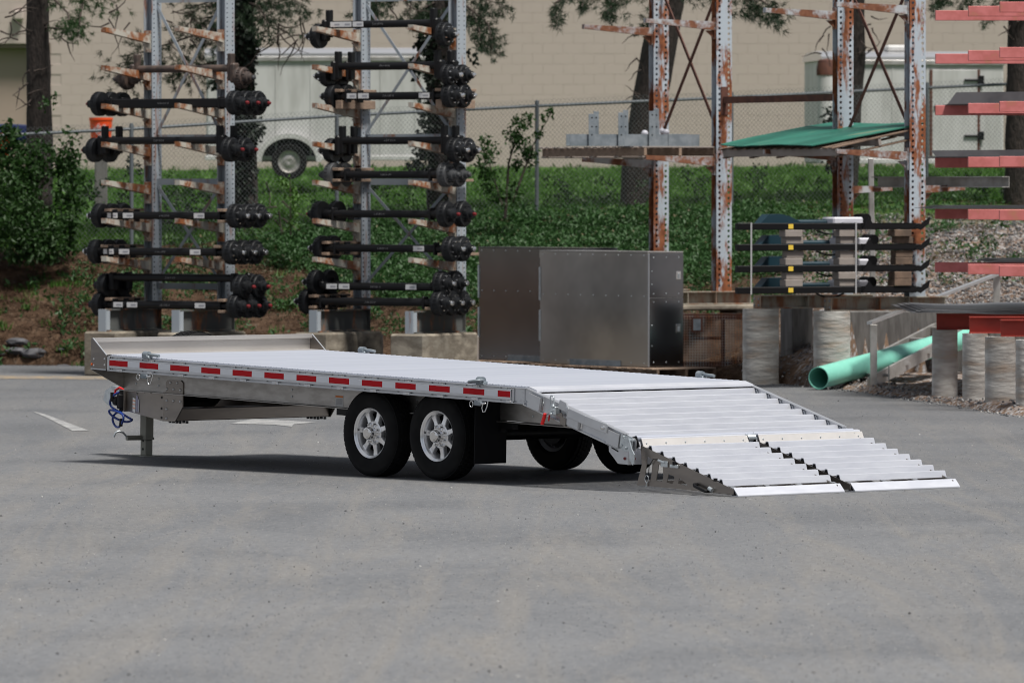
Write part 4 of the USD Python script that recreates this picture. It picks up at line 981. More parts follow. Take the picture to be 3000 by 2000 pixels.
part(T, 'rail_end_block', B().box((-3.647, .0, .7645), (-3.611, .049, .8875), .003), ALU)
part(T, 'front_edge_rail', B().box((-3.89, .0, .762), (-3.66, .006, .7735)), ALU)
# under frame
for s in (0, 1):
    y0, y1 = sy(s, .385, .391)
    part(T, 'main_beam', B().prism([(-3.885, .756), (-3.885, .566), (2.45, .575), (2.75, .60), (3.30, .47), (3.30, .52), (2.22, .756)], y0, y1)
         .box((-3.885, sy(s, .34, .44)[0], .56), (2.45, sy(s, .34, .44)[1], .5655)), FRAME)
    bo = B()
    for t_ in (-3.70, -3.36, -1.40, .35, 1.9):
        for z_ in (.63, .69): bo.sphere((t_, y0 - .001 if s == 0 else y1 + .001, z_), .010, 6)
    part(T, 'beam_bolts', bo, ZINC)
part(T, 'crossmembers', (lambda b: [b.box((t_, .40, .70), (t_ + .06, W - .40, .7555)) for t_ in np.arange(-3.4, 2.1, .46)] and b)(B()), FRAME)
# hitch: plates, tongue, coupler
gp_ = [(-3.275, .306), (-3.275, .575), (-3.24, .58), (-3.24, .665), (-3.215, .688), (-3.02, .694), (-2.985, .67), (-2.985, .45), (-3.095, .312)]
for s in (0, 1):
    y0, y1 = sy(s, .374, .3845)
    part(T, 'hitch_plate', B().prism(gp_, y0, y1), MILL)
    bo = B()
    for t_, z_ in ((-3.17, .665), (-3.07, .668), (-3.22, .605), (-3.12, .607), (-3.02, .605), (-3.22, .50), (-3.12, .50), (-3.02, .50), (-3.22, .42), (-3.22, .335)): bo.sphere((t_, y0 - .001 if s == 0 else y1 + .001, z_), .012, 6)
    part(T, 'plate_bolts', bo, ALU)
    A_ = np.array([-3.277, .376]) if s == 0 else np.array([-3.277, W - .376]); B_ = np.array([-4.82, 1.13 if s == 0 else W - 1.13])
    n_ = np.array([-(B_ - A_)[1], (B_ - A_)[0]]); n_ /= np.linalg.norm(n_)
    q = [(*A_, .572), (*B_, .482), (*B_, .302), (*A_, .306)]
    V = np.array(q); V2 = V.copy(); V2[:, :2] += n_ * (.010 if s else -.010)
    Fq = [[0, 1, 2, 3], [7, 6, 5, 4], [0, 4, 5, 1], [1, 5, 6, 2], [2, 6, 7, 3], [3, 7, 4, 0]]
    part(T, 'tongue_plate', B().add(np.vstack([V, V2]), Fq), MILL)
    if s == 0:
        d_ = (B_ - A_) / np.linalg.norm(B_ - A_); out = -n_ if n_[1] > 0 else n_
        def onp(u, z): return np.array([*(A_ + d_ * u + out * .002), z])
        for u, z, w_, h_, m_ in ((1.40, .38, .13, .13, STICK), (1.245, .40, .08, .15, VIOLET), (1.155, .385, .06, .12, PRINT)):
            part(T, 'sticker', B().bar(onp(u, z) + [*(out * .002), 0], onp(u - w_, z - .006) + [*(out * .002), 0], .002, h_), m_)
        pr2 = B()
        for r_ in range(3):
            for c_ in range(3): pr2.bar(onp(1.385 - c_ * .042, .42 - r_ * .035) + [*(out * .0045), 0], onp(1.36 - c_ * .042, .42 - r_ * .035) + [*(out * .0045), 0], .001, .010)
        part(T, 'sticker_print', pr2, ORNG)
        bo = B()
        for u, z in ((.06, .52), (.06, .42), (.06, .335), (.55, .54), (.85, .53), (1.2, .50)): bo.sphere(onp(u, z), .012, 6)
        part(T, 'tongue_bolts', bo, DRUMG)
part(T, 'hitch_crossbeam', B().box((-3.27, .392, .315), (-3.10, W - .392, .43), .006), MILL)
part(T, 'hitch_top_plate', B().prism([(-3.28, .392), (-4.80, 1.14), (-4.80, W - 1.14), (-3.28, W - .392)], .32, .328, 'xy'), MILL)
bo = B()
for t_ in (-3.25, -3.2, -3.15, -3.10):
    for w_ in (.42, .5, 2.05, 2.13): bo.box((t_, w_, .292), (t_ + .02, w_ + .02, .3145))
part(T, 'bottom_bolts', bo, DRUMG)
part(T, 'nose_plate', B().box((-4.835, 1.10, .295), (-4.822, W - 1.10, .50), .004), MILL)
cp = B().box((-5.02, 1.19, .345), (-4.836, 1.40, .44), .015).prism([(-5.28, .38), (-5.25, .47), (-5.14, .52), (-4.95, .50), (-4.90, .36), (-5.2, .33)], 1.20, 1.38)
part(T, 'coupler', cp, ZINC)
part(T, 'breakaway_box', B().box((-4.89, 1.06, .32), (-4.836, 1.17, .46), .01).tube([(-4.86, 1.10, .30), (-4.86, 1.10, .50)], .022, 10), BLACK)
part(T, 'wire_plug', B().lathe([(0, -4.95), (.045, -4.95), (.045, -4.90), (.03, -4.89), (.03, -4.84), (0, -4.84)], 12, c=(0, 1.10, .39)), BLACK, 35)
th = np.linspace(0, 1, 46)
ctrl = np.array([(-4.86, 1.10, .48), (-4.96, 1.06, .42), (-4.97, 1.06, .34), (-4.86, 1.08, .29), (-4.74, 1.10, .24), (-4.72, 1.12, .22), (-4.82, 1.11, .20), (-4.98, 1.08, .25), (-5.0, 1.07, .30), (-4.86, 1.06, .29), (-4.76, 1.05, .25), (-4.80, 1.05, .17), (-4.90, 1.07, .15), (-4.98, 1.09, .21), (-4.95, 1.10, .27), (-4.85, 1.10, .30)])
from scipy.interpolate import CubicSpline
cs = CubicSpline(np.linspace(0, 1, len(ctrl)), ctrl)
part(T, 'coiled_cable', B().tube(cs(np.linspace(0, 1, 90)), .011, 8), BLUEC, True)
part(T, 'cable_end', B().tube([(-4.80, 1.05, .16), (-4.79, 1.05, .23)], .018, 8), BLACK, 40)
part(T, 'cable_end', B().tube([(-4.955, 1.06, .385), (-4.955, 1.06, .47)], .018, 8), BLACK, 40)
part(T, 'chain_hook', B().tube([(-4.84, 1.14, .49), (-4.92, 1.12, .515), (-4.97, 1.11, .49), (-4.96, 1.10, .45)], .012, 8), REDP, True)
part(T, 'hook_latch', B().tube([(-4.84, 1.15, .505), (-4.93, 1.13, .53), (-4.98, 1.12, .50)], .009, 8), CHROME, True)
# jack
jx, jy = -4.715, 1.295
zf = GZ_(jx)
jk = sub(T, 'jack')
part(jk, 'outer_tube', B().box((jx - .047, jy - .047, .03), (jx + .047, jy + .047, .46), .005), JACK)
part(jk, 'inner_tube', B().box((jx - .042, jy - .042, zf + .012), (jx + .042, jy + .042, .029), .005), JACK)
part(jk, 'collar', B().box((jx - .053, jy - .053, .031), (jx + .053, jy + .053, .055), .004), JACK)
part(jk, 'foot_plate', B().box((jx - .10, jy - .10, zf + .001), (jx + .10, jy + .10, zf + .0115), .003), JACK)
hb = B()
for z_ in (zf + .07, zf + .15): hb.lathe([(0, -.0435), (.013, -.0435), (.013, -.0422), (0, -.0422)], 10, 'y', (jx, jy, z_))
part(jk, 'pin_holes', hb, BLACK)
part(jk, 'pin_sleeve', B().tube([(jx - .02, jy - .043, .05), (jx - .05, jy - .20, .05)], .024, 12), JACK, 40)
part(jk, 'pin_handle', B().tube([(jx - .05, jy - .19, .055), (jx - .06, jy - .235, .10), (jx - .07, jy - .275, .115), (jx - .08, jy - .31, .10), (jx - .085, jy - .325, .06)], .010, 8), ZINC, True)
# spare wheel on the tongue, wheels
def wheel(c, side, spare=False):
    """side -1: outer face towards y-"""
    w = sub(T, 'spare_wheel' if spare else 'wheel')
    def pt(b):
        if spare: M = np.array([[0, 1, 0], [1, 0, 0], [0, 0, 1]]) * 1.0; M = np.array([[0, -1, 0], [1, 0, 0], [0, 0, 1]])
        else: M = np.diag([1, 1, 1]) if side < 0 else np.diag([-1, -1, 1])
        return b.xf(M, c)
    ty = [(.207, .04), (.215, .025), (.24, .010), (.28, .001), (.322, .001), (.352, .012), (.368, .026), (.3765, .046), (.3765, .19), (.368, .210), (.352, .224), (.322, .234), (.28, .234), (.24, .224), (.207, .19)]
    part(w, 'tyre', pt(B().lathe(ty[::-1], 64, 'y')), TYRE, 30)
    tb = B()
    for k in range(58):
        for j, (ya, yb, off) in enumerate(((.030, .062, 0), (.070, .098, .5), (.104, .132, 0), (.138, .166, .5), (.174, .206, 0))):
            a = (k + off + .12 * j) / 58 * 2 * PI; ca, sa = math.cos(a), math.sin(a)
            M = np.array([[-sa, 0, ca], [0, 1, 0], [ca, 0, sa]])
            rr_ = .3845 if 0 < j < 4 else .379
            tb.box((-.0165, ya, .370), (.0165, yb, rr_), 0, M @ np.diag([1, 1, 1]))
    part(w, 'tread', pt(tb), TYRE)
    if spare: return
    part(w, 'rim', pt(B().lathe([(.208, .028), (.220, .018), (.222, .022), (.212, .030), (.200, .040), (.196, .060), (.188, .075), (.186, .12), (.190, .18), (.222, .205)], 48, 'y')), RIM, 35)
    part(w, 'barrel_back', pt(B().lathe([(.0, .150), (.10, .150), (.15, .140), (.187, .130)], 32, 'y').lathe([(.0, .165), (.14, .16), (.155, .21), (0, .21)], 28, 'y')), BLACK, 40)
    for k in range(7):
        a = k / 7 * 2 * PI + .35; ca, sa = math.cos(a), math.sin(a)
        M = np.array([[ca, 0, -sa], [0, 1, 0], [sa, 0, ca]])
        sp_ = B()
        g = [(.070, -.034), (.105, -.022), (.15, -.018), (.194, -.024), (.194, .024), (.15, .018), (.105, .022), (.070, .034)]
        top = np.array([[x, .062 + .018 * ((x - .07) / .124) - .006, z] for x, z in g]); top[[3, 4], 1] = .066; top[[0, 7], 1] = .058
        n8 = len(g); mid = top + [0, .012, 0]; mid[:, 2] *= 1.25; bot = mid + [0, .03, 0]
        vv = np.vstack([top, mid, bot])
        ff = [[i, (i + 1) % n8, n8 + (i + 1) % n8, n8 + i] for i in range(n8)] + [[n8 + i, n8 + (i + 1) % n8, 2 * n8 + (i + 1) % n8, 2 * n8 + i] for i in range(n8)]
        sp_.add(vv, ff).add(top, [[0, 7, 6, 1], [1, 6, 5, 2], [2, 5, 4, 3]])
        part(w, 'spoke', pt(B().add(np.vstack(sp_.v) @ M.T, np.vstack(sp_.f))), RIM, 25)
    part(w, 'hub_face', pt(B().lathe([(.04, .056), (.098, .056), (.106, .062), (.106, .10), (0, .10)], 36, 'y')), RIM, 35)
    part(w, 'hub_cap', pt(B().lathe([(0, -.024), (.036, -.024), (.038, -.021), (.048, -.020), (.055, -.012), (.057, .0), (.056, .05), (.066, .056)], 32, 'y')), CHROME, 40)
    for k in range(8):
        a = (k + .5) / 8 * 2 * PI
        part(w, 'lug_nut', pt(B().lathe([(0, .022), (.008, .023), (.012, .030), (.012, .05), (.014, .056)], 8, 'y', (.0825 * math.cos(a), 0, .0825 * math.sin(a)))), CHROME, 30)
    part(w, 'valve', pt(B().tube([(-.185, .05, .02), (-.178, .035, .02)], .007, 6)), BLACK)
DW = .9098
for t_ in (0, DW):
    wheel((t_, .12, .385 + GZ_(t_)), -1)
for t_ in (0, DW):
    wheel((t_, W - .12, .385 + GZ_(t_)), 1)
    part(T, 'axle', B().tube([(t_, .30, .385 + GZ_(t_)), (t_, W - .30, .385 + GZ_(t_))], .055, 14), BLACK, 40)
for s in (0, 1):
    part(T, 'suspension', B().box((-.75, sy(s, .37, .43)[0], .50), (1.65, sy(s, .37, .43)[1], .5595)).box((.38, sy(s, .37, .43)[0], .36), (.54, sy(s, .37, .43)[1], .4995)).bar((-.6, sy(s, .4, .4)[0], .50), (0, sy(s, .4, .4)[0], .43), .06, .05).bar((1.5, sy(s, .4, .4)[0], .50), (.91, sy(s, .4, .4)[0], .45), .06, .05), BLACK)
    part(T, 'mud_flap', B().box((1.46, sy(s, .10, .46)[0], .20), (1.468, sy(s, .10, .46)[1], .756)), FLAP)
wheel((-3.93, 1.31, .705), -1, True)
# caution label
part(T, 'caution_label', B().box((-.785, .3835, .575), (-.675, .3848, .672)), STICK)
part(T, 'label_header', B().box((-.783, .3822, .655), (-.677, .3834, .671)), ORNG)
cl = B()
for k in range(6): cl.box((-.775, .3822, .640 - k * .009), (-.685, .3832, .644 - k * .009))
part(T, 'label_lines', cl, PRINT)
# tie downs
for t_, s in ((-3.06, 0), (1.64, 0), (-3.06, 1), (1.64, 1)):
    td = sub(T, 'tie_down')
    y = .02 if s == 0 else W - .02
    part(td, 'bracket', B().lathe([(.0, -.045), (.034, -.045), (.034, .02), (.0, .02)], 12, c=(t_, y + .0, .93)).box((t_ - .05, y - .03, .895), (t_ + .045, y + .035, .925), .006), GALV, 40)
    if t_ > 0 and s == 0:
        a = np.linspace(0, 2 * PI, 22)
        part(td, 'ring', B().tube(np.stack([t_ - .02 + .07 * np.cos(a), y - .05 + .055 * np.sin(a), .925 + .012 * np.cos(a)], 1), .012, 8), GALV, True)
    else:
        part(td, 'ring', B().tube([(t_ + .021, y, .935), (t_ + .10, y + .01, .932), (t_ + .155, y + .012, .928)], .015, 9), GALV, 40)
    if s == 0:
        part(td, 'pin_block', B().box((t_ - .07, -.012, .715), (t_ + .03, .022, .756), .006), GALV)
        a = np.linspace(0, 2 * PI, 14)
        part(td, 'pin_clip', B().tube(np.stack([t_ - .09 + .022 * np.cos(a), 0 * a - .016, .725 + .026 * np.sin(a)], 1), .004, 6).tube([(t_ + .07, -.018, .745), (t_ + .055, -.02, .70), (t_ + .07, -.02, .665), (t_ + .10, -.02, .672), (t_ + .125, -.02, .72), (t_ + .13, -.018, .76)], .005, 6).tube([(t_ + .03, -.005, .735), (t_ + .09, -.01, .74)], .012, 8), CHROME, True)
# beavertail
bz = lambda t: .891 - .2506 * (t - 2.232)
for s in (0, 1):
    y0, y1 = sy(s, .030, .036)
    part(T, 'tail_rail', B().prism([(2.145, .8875), (2.145, .764), (2.21, .757), (3.41, .451), (3.62, .44), (3.62, .53), (3.50, .573), (2.232, .891)], y0, y1)
         .prism([(2.205, .757), (3.41, .452), (3.41, .446), (2.205, .751)], *sy(s, .0, .07)).prism([(2.232, .8965), (3.50, .578), (3.50, .5735), (2.232, .8915)], *sy(s, .010, .06)), ALU)
    bo = B()
    for t_, z_ in ((2.175, .855), (2.175, .815), (2.265, .84), (2.258, .802), (2.15, .785), (2.178, .782), (2.215, .778), (2.24, .768)): bo.sphere((t_, y0 if s == 0 else y1, z_), .011, 6)
    part(T, 'tail_bolts', bo, ALU)
    for t_ in (2.36, 2.86, 3.375):
        zc = bz(t_)
        part(T, 'stake_box', B().prism([(t_ - .075, zc + .0), (t_ + .075, zc - .037), (t_ + .055, zc - .152), (t_ - .095, zc - .115)], *sy(s, -.005, .0295)), ALU)
        part(T, 'weld_bead', B().tube([(t_ + .085, y0 if s == 0 else y1, zc - .03), (t_ + .065, y0 if s == 0 else y1, zc - .145)], .007, 6), CHROME)
    part(T, 'lamp_bracket', B().prism([(3.30, .49), (3.305, .42), (3.42, .325), (3.545, .322), (3.545, .455), (3.40, .455)], *sy(s, .012, .020)), ALU)
    part(T, 'bracket_slot', B().prism([(3.335, .462), (3.425, .432), (3.422, .420), (3.335, .45)], *sy(s, .0108, .0118)), BLACK)
part(T, 'lamp_bar', B().box((3.546, .012, .322), (3.552, W - .012, .46)).box((3.50, .021, .322), (3.5455, W - .021, .328)), ALU)
for p, ax in (((3.508, .010, .372), 'y'), ((3.554, .075, .372), 'x'), ((3.554, .35, .372), 'x'), ((3.554, W - .35, .372), 'x')):
    part(T, 'red_lamp', B().sphere(p, .014, 8), REDC, 40)
for i in range(9):
    t_ = 2.372 + i * .1515; z_ = bz(t_) - .004
    prof = [(t_ - .036, z_), (t_ - .002, z_), (t_ + .001, z_ - .002), (t_ + .030, z_ - .088), (t_ + .025, z_ - .090), (t_ - .004, z_ - .006), (t_ - .036, z_ - .006)]
    part(T, 'tail_slat', B().prism(prof, .06, W - .037), SLAT)
wb_ = B()
for i in range(9):
    t_ = 2.372 + i * .1515; z_ = bz(t_) - .004
    for y_ in (.062, W - .04): wb_.tube([(t_ + .008, y_, z_ - .012), (t_ + .042, y_, z_ - .08)], .008, 6)
part(T, 'slat_welds', wb_, ALU)
part(T, 'tail_end_tube', B().tube([(3.585, .06, .545), (3.585, W - .03, .545)], .022, 14), DECK, 40)
# stabiliser bar, lever clamp, catch plate on the near tail rail
bp = np.array([(2.685, -.008, .785), (2.775, -.008, .760), (2.845, -.045, .722), (3.06, -.045, .668), (3.30, -.012, .610)])
sb = B()
for i in range(4):
    sb.bar(bp[i], bp[i + 1] + (bp[i + 1] - bp[i]) * .02, .014, .078, (0, 0, 1), .003)
part(T, 'swing_bar', sb, ALU)
part(T, 'bar_bolt', B().sphere((3.265, -.03, .617), .018, 8), CHROME, 40)
part(T, 'latch_loop', B().tube([(2.575, -.01, .73), (2.572, -.01, .835), (2.58, -.01, .85), (2.612, -.01, .846), (2.618, -.01, .835), (2.618, -.01, .71)], .006, 7), ZINC, True)
part(T, 'latch_body', B().box((2.59, -.03, .69), (2.66, .028, .76), .006).bar((2.54, -.03, .70), (2.64, -.025, .745), .02, .03).sphere((2.63, -.03, .765), .018, 8).sphere((2.61, -.034, .70), .016, 8), ZINC)
part(T, 'latch_lever', B().bar((2.545, -.04, .70), (2.515, -.05, .60), .035, .02, (1, 0, 0), .006).bar((2.587, -.03, .69), (2.583, -.035, .635), .016, .014, (1, 0, 0), .005), REDP)
part(T, 'catch_plate', B().prism([(2.66, .70), (2.72, .715), (2.735, .68), (2.775, .665), (2.77, .60), (2.70, .615), (2.70, .675), (2.66, .68)], -.012, -.006), MILL)
# ramps
rz_ = lambda t: .492 - .2595 * (t - 3.745)
for r_i, (ya, yb) in enumerate(((.08, 1.30), (1.41, 2.65))):
    rp = sub(T, 'ramp')
    part(rp, 'hinge_tube', B().prism([(3.578, .556), (3.605, .552), (3.612, .540), (3.585, .532)], ya + .02, yb - .02), SLAT)
    part(rp, 'transition_plate', B().prism([(3.612, .5395), (3.645, .470), (3.640, .466), (3.606, .538)], ya + .02, yb), TREAD)
    rv = B()
    for k in range(6): rv.sphere((3.630, ya + .06 + k * (yb - ya - .12) / 5, .504), .009, 6)
    part(rp, 'plate_rivets', rv, ZINC)
    for i in range(7):
        t_ = 3.745 + i * .146; z_ = rz_(t_)
        prof = [(t_ - .052, z_ - .052), (t_ - .014, z_ - .001), (t_ - .011, z_), (t_ + .013, z_), (t_ + .017, z_ - .002), (t_ + .036, z_ - .056), (t_ + .032, z_ - .056), (t_ + .012, z_ - .006), (t_ - .009, z_ - .006), (t_ - .047, z_ - .054)]
        part(rp, 'ramp_slat', B().prism(prof, ya, yb), SLAT)
        part(rp, 'slat_gusset', B().prism([(t_ - .046, z_ - .053), (t_ - .010, z_ - .007), (t_ + .008, z_ - .007), (t_ + .033, z_ - .055), (t_, z_ - .075)], ya + .004, ya + .008), DRUM)  # black colour stands for shade on the slat end, not black metal
    prof = [(4.735, .198), (4.762, .203), (4.822, .142), (4.822, .132), (4.735, .132), (4.735, .138), (4.808, .139), (4.760, .194), (4.735, .190)]
    part(rp, 'ramp_nose', B().prism(prof, ya + .01, yb), SLAT)
    part(rp, 'nose_gusset', B().prism([(4.737, .14), (4.737, .19), (4.758, .192), (4.805, .14)], ya + .014, ya + .018), DRUM)  # shaded end of the nose, its darkness put into the colour
    wl = B()
    for f in (.03, .35, .65, .97): wl.bar((4.70, ya + f * (yb - ya), .21), (4.74, ya + f * (yb - ya), .197), .05, .010)
    part(rp, 'nose_weld', wl, CHROME)
    outer = Polygon([(3.600, .156), (3.657, .327), (3.636, .488), (3.66, .484), (4.782, .193), (4.783, .150)],
                    [[(3.69, .20), (3.715, .33), (3.72, .40), (3.79, .385), (3.785, .30), (3.77, .21)], [(3.835, .205), (3.86, .30), (3.865, .345), (3.92, .325), (3.925, .23), (3.91, .20)], [(3.97, .20), (3.99, .27), (4.06, .255), (4.065, .225), (4.04, .19)], [(4.11, .20), (4.125, .245), (4.225, .20), (4.22, .185)]])
    inner = Polygon([(3.66, .30), (3.66, .44), (4.76, .185), (4.76, .15), (4.0, .25)])
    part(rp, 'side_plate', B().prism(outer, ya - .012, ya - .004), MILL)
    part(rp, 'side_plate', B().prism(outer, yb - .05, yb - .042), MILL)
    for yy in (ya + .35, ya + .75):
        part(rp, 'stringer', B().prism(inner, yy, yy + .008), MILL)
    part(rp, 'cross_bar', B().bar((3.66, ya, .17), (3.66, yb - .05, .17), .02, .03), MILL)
    sp_t = np.linspace(0, 1, 90)
    if r_i == 0: part(rp, 'hinge_spring', B().tube(np.stack([3.602 + .026 * np.cos(sp_t * 2 * PI * 8), yb + .004 + sp_t * .095, .520 + .026 * np.sin(sp_t * 2 * PI * 8)], 1), .006, 5), ZINC, True)
    part(rp, 'hinge_plate', B().prism([(3.55, .555), (3.60, .562), (3.64, .48), (3.60, .46)], ya - .03, ya - .02), BLACK)
part(T, 'ramp_hinge', B().prism([(3.46, .575), (3.60, .555), (3.60, .44), (3.50, .43), (3.445, .47)], .004, .0105).sphere((3.50, .0, .55), .014, 6).sphere((3.47, .0, .48), .014, 6).sphere((3.53, .0, .46), .014, 6), ZINC)
part(T, 'ramp_linkage', B().prism([(3.545, .55), (3.59, .555), (3.63, .46), (3.665, .415), (3.665, .34), (3.645, .325), (3.61, .37), (3.60, .44)], -.028, -.018).tube([(3.58, -.03, .528), (3.58, .06, .528)], .018, 10), ZINC)
a = np.linspace(0, 2 * PI, 20)
hd = B().tube(np.stack([3.735 + .022 * np.cos(a), 0 * a + .055, .215 + .03 * np.sin(a)], 1), .003, 6).tube([(3.735, .055, .185), (3.732, .055, .145)], .005, 6)
part(T, 'pin_ring', hd, ZINC, True)
part(T, 'pin_lanyard', B().tube([(3.755, .057, .25), (3.77, .05, .33), (3.82, .05, .385), (3.88, .055, .38)], .0035, 6), BLACK, True)
part(T, 'ramp_pin', B().tube([(3.88, .05, .378), (3.95, .055, .362)], .010, 8).box((3.90, .058, .325), (3.985, .064, .375), .003), ZINC)
part(T, 'ramp_handle', B().tube([(4.345, .066, .205), (4.345, .035, .205), (4.36, .025, .195), (4.47, .025, .165), (4.49, .035, .158), (4.49, .066, .158)], .014, 8), BLACK, 40)
part(T, 'ramp_bumper', B().tube([(4.07, .06, .35), (4.07, .06, .378)], .018, 10), BLACK, 40)
part(T, 'ramp_bumper', B().tube([(4.56, .075, .245), (4.56, .075, .27)], .018, 10), BLACK, 40)
part(T, 'side_stop', B().box((4.02, .05, .325), (4.12, .066, .352), .004), ZINC)
part(T, 'handle_pin', B().tube([(4.51, .05, .185), (4.55, .05, .17)], .018, 10), ZINC)

# ------------------------------------------------------------------ vegetation
def rnd_unit(n):
    v = NR.normal(size=(n, 3)); return v / np.linalg.norm(v, axis=1, keepdims=True)

def leaves(C, size, aspect=.55, droop=.3, up=.5):
    """folded diamond leaves at the points C"""
    n = len(C); size = np.broadcast_to(size, (n,)) * NR.uniform(.7, 1.3, n)
    d = rnd_unit(n); d[:, 2] -= droop; d /= np.linalg.norm(d, axis=1, keepdims=True)
    nn = rnd_unit(n) + [0, -.25, up]; nn -= d * (nn * d).sum(1, keepdims=True); nn /= np.maximum(np.linalg.norm(nn, axis=1, keepdims=True), 1e-6)
    s = np.cross(d, nn)
    L = size[:, None]
    a, b = C, C + d * L
    m = C + d * L * .45
    l = m + s * L * aspect * .5 + nn * L * .10; r = m - s * L * aspect * .5 + nn * L * .10
    V = np.stack([a, l, b, r], 1).reshape(-1, 3); k = np.arange(n)[:, None] * 4
    return V, np.vstack([k + [0, 2, 1], k + [0, 3, 2]])

def cloud(c, rad, n, shell=.55):
    """points in an ellipsoid, denser near its surface"""
    u = rnd_unit(n); r = NR.uniform(shell, 1.0, n) ** .7
    return np.asarray(c) + u * r[:, None] * np.asarray(rad)

def bush(name, label, cat, blobs, dens, size, m, stems=(), group=None, stemm=None):
    t = thing(name, label, cat, group=group)
    P = []
    for c, rad in blobs:
        vol = rad[0] * rad[1] * rad[2]
        n = max(30, int(dens * vol ** (2 / 3)))
        sub_c = cloud(c, np.array(rad) * .85, max(6, n // 40), .35)
        q = sub_c[NR.randint(len(sub_c), size=n)] + NR.normal(size=(n, 3)) * np.array(rad) * .17
        P.append(q)
    P = np.vstack(P)
    part(t, 'foliage', leaves(P, size), m)
    b = B()
    for s in stems:
        b.tube(s[0], s[1], 6)
    if stems: part(t, 'stem', b, stemm or TWIG, True)
    return t
def gz(p):
    return float(bank_z(p[0], p[1]))
def blob(x, y, rx, ry, Y, depth):
    s = Y / F_PX
    return (at(x, y, Y), (rx * s, depth, ry * s))

# big vine covered bush at the left, in front of the fence
YB = 94.2
bl_ = [blob(60, 470, 120, 110, YB, .4), blob(150, 560, 120, 150, YB, .5), blob(60, 640, 110, 150, YB - .4, .6), blob(10, 560, 90, 180, YB, .5), blob(120, 680, 90, 90, YB - .5, .5), blob(190, 470, 50, 40, YB, .25), blob(30, 370, 35, 45, YB, .2), blob(210, 690, 40, 60, YB - .2, .3), blob(90, 740, 110, 40, YB - .5, .4)]
bush('leafy_bush', 'large dark green bush at the left edge covering the foot of the tree trunk', 'bush', bl_, 3300, .088, LEAF_VINE, [([at(130, 780, YB), at(120, 560, YB), at(150, 430, YB)], [.03, .02, .01])])
bush('leafy_bush', 'thin leafy branch of bush reaching right along the fence rail near the left tree', 'bush', [blob(205, 395, 45, 20, YB + .1, .15), blob(195, 440, 40, 30, YB, .2), blob(150, 300, 30, 40, YB, .15)], 1500, .075, LEAF_VINE, [([at(150, 470, YB), at(190, 430, YB), at(240, 385, YB)], [.014, .008, .004])])
bush('leafy_bush', 'low dark bush behind the left axle rack along the fence', 'bush', [blob(300, 560, 110, 40, 95.4, .35), blob(430, 600, 130, 70, 96.0, .4), blob(600, 600, 110, 60, 96.4, .4)], 1400, .075, LEAF_BUSH)
bush('leafy_bush', 'dark bush between the two columns of the left axle rack', 'bush', [blob(390, 480, 30, 55, 95.8, .3), blob(560, 650, 110, 60, 95.6, .4)], 1300, .07, LEAF_IVY)
bush('young_shrub', 'bright yellow green young shrub between the two axle racks', 'shrub', [blob(848, 545, 34, 38, 94.6, .3), blob(850, 590, 36, 45, 94.6, .3), blob(862, 640, 26, 30, 94.6, .25)], 1700, .07, LEAF_LIGHT, [([at(852, 690, 94.6), at(850, 520, 94.6)], [.012, .006])])
YS = 96.0
bush('tall_shrub', 'tall loose green shrub in front of the fence right of the middle axle rack', 'shrub', [blob(1470, 560, 70, 60, YS, .5), blob(1440, 480, 60, 70, YS, .4), blob(1500, 420, 60, 50, YS, .35), blob(1520, 370, 32, 40, YS, .25), blob(1545, 340, 20, 20, YS, .15), blob(1600, 345, 26, 16, YS, .12), blob(1580, 390, 24, 20, YS, .15), blob(1540, 480, 55, 60, YS, .4), blob(1420, 420, 25, 30, YS, .2), blob(1610, 325, 12, 10, YS, .08)], 3000, .066, LEAF_VINE,
     [([at(1480, 640, YS), at(1490, 480, YS), at(1530, 340, YS)], [.025, .015, .006]), ([at(1500, 600, YS), at(1560, 430, YS), at(1622, 318, YS)], [.02, .01, .004]), ([at(1470, 600, YS), at(1440, 500, YS), at(1415, 410, YS)], [.02, .01, .005])])
for lab, bs, Y in (('low dark green hedge plants behind the fence under the long pallet', [(1640, 540, 70, 40), (1760, 560, 90, 45), (1880, 545, 70, 40), (1700, 590, 120, 40)], 99.5), ('dark green hedge plants behind the fence between the rusty columns', [(2020, 540, 60, 60), (2100, 570, 80, 45), (2220, 520, 60, 60), (2330, 560, 80, 50)], 100.2), ('dark green hedge plants behind the fence at the right of the rusty rack', [(2620, 540, 50, 30), (2720, 555, 70, 35), (2860, 560, 70, 32), (2980, 560, 60, 36)], 101.3)):
    bush('hedge', lab, 'hedge', [blob(*q, Y, .4) for q in bs], 1200, .06, LEAF_BUSH)
bush('leafy_bush', 'dark tangled bush at the left of the middle rack under the fence rail', 'bush', [blob(960, 590, 60, 40, 96.2, .3), blob(1180, 600, 110, 60, 96.8, .4), blob(1040, 640, 70, 50, 96.3, .3)], 1300, .065, LEAF_BUSH)
bush('leafy_bush', 'green leafy plants below the fence at the right of the rusty rack base', 'bush', [blob(2770, 585, 60, 30, 98.6, .3), blob(2640, 640, 40, 40, 97.5, .25)], 1200, .06, LEAF_WEED)

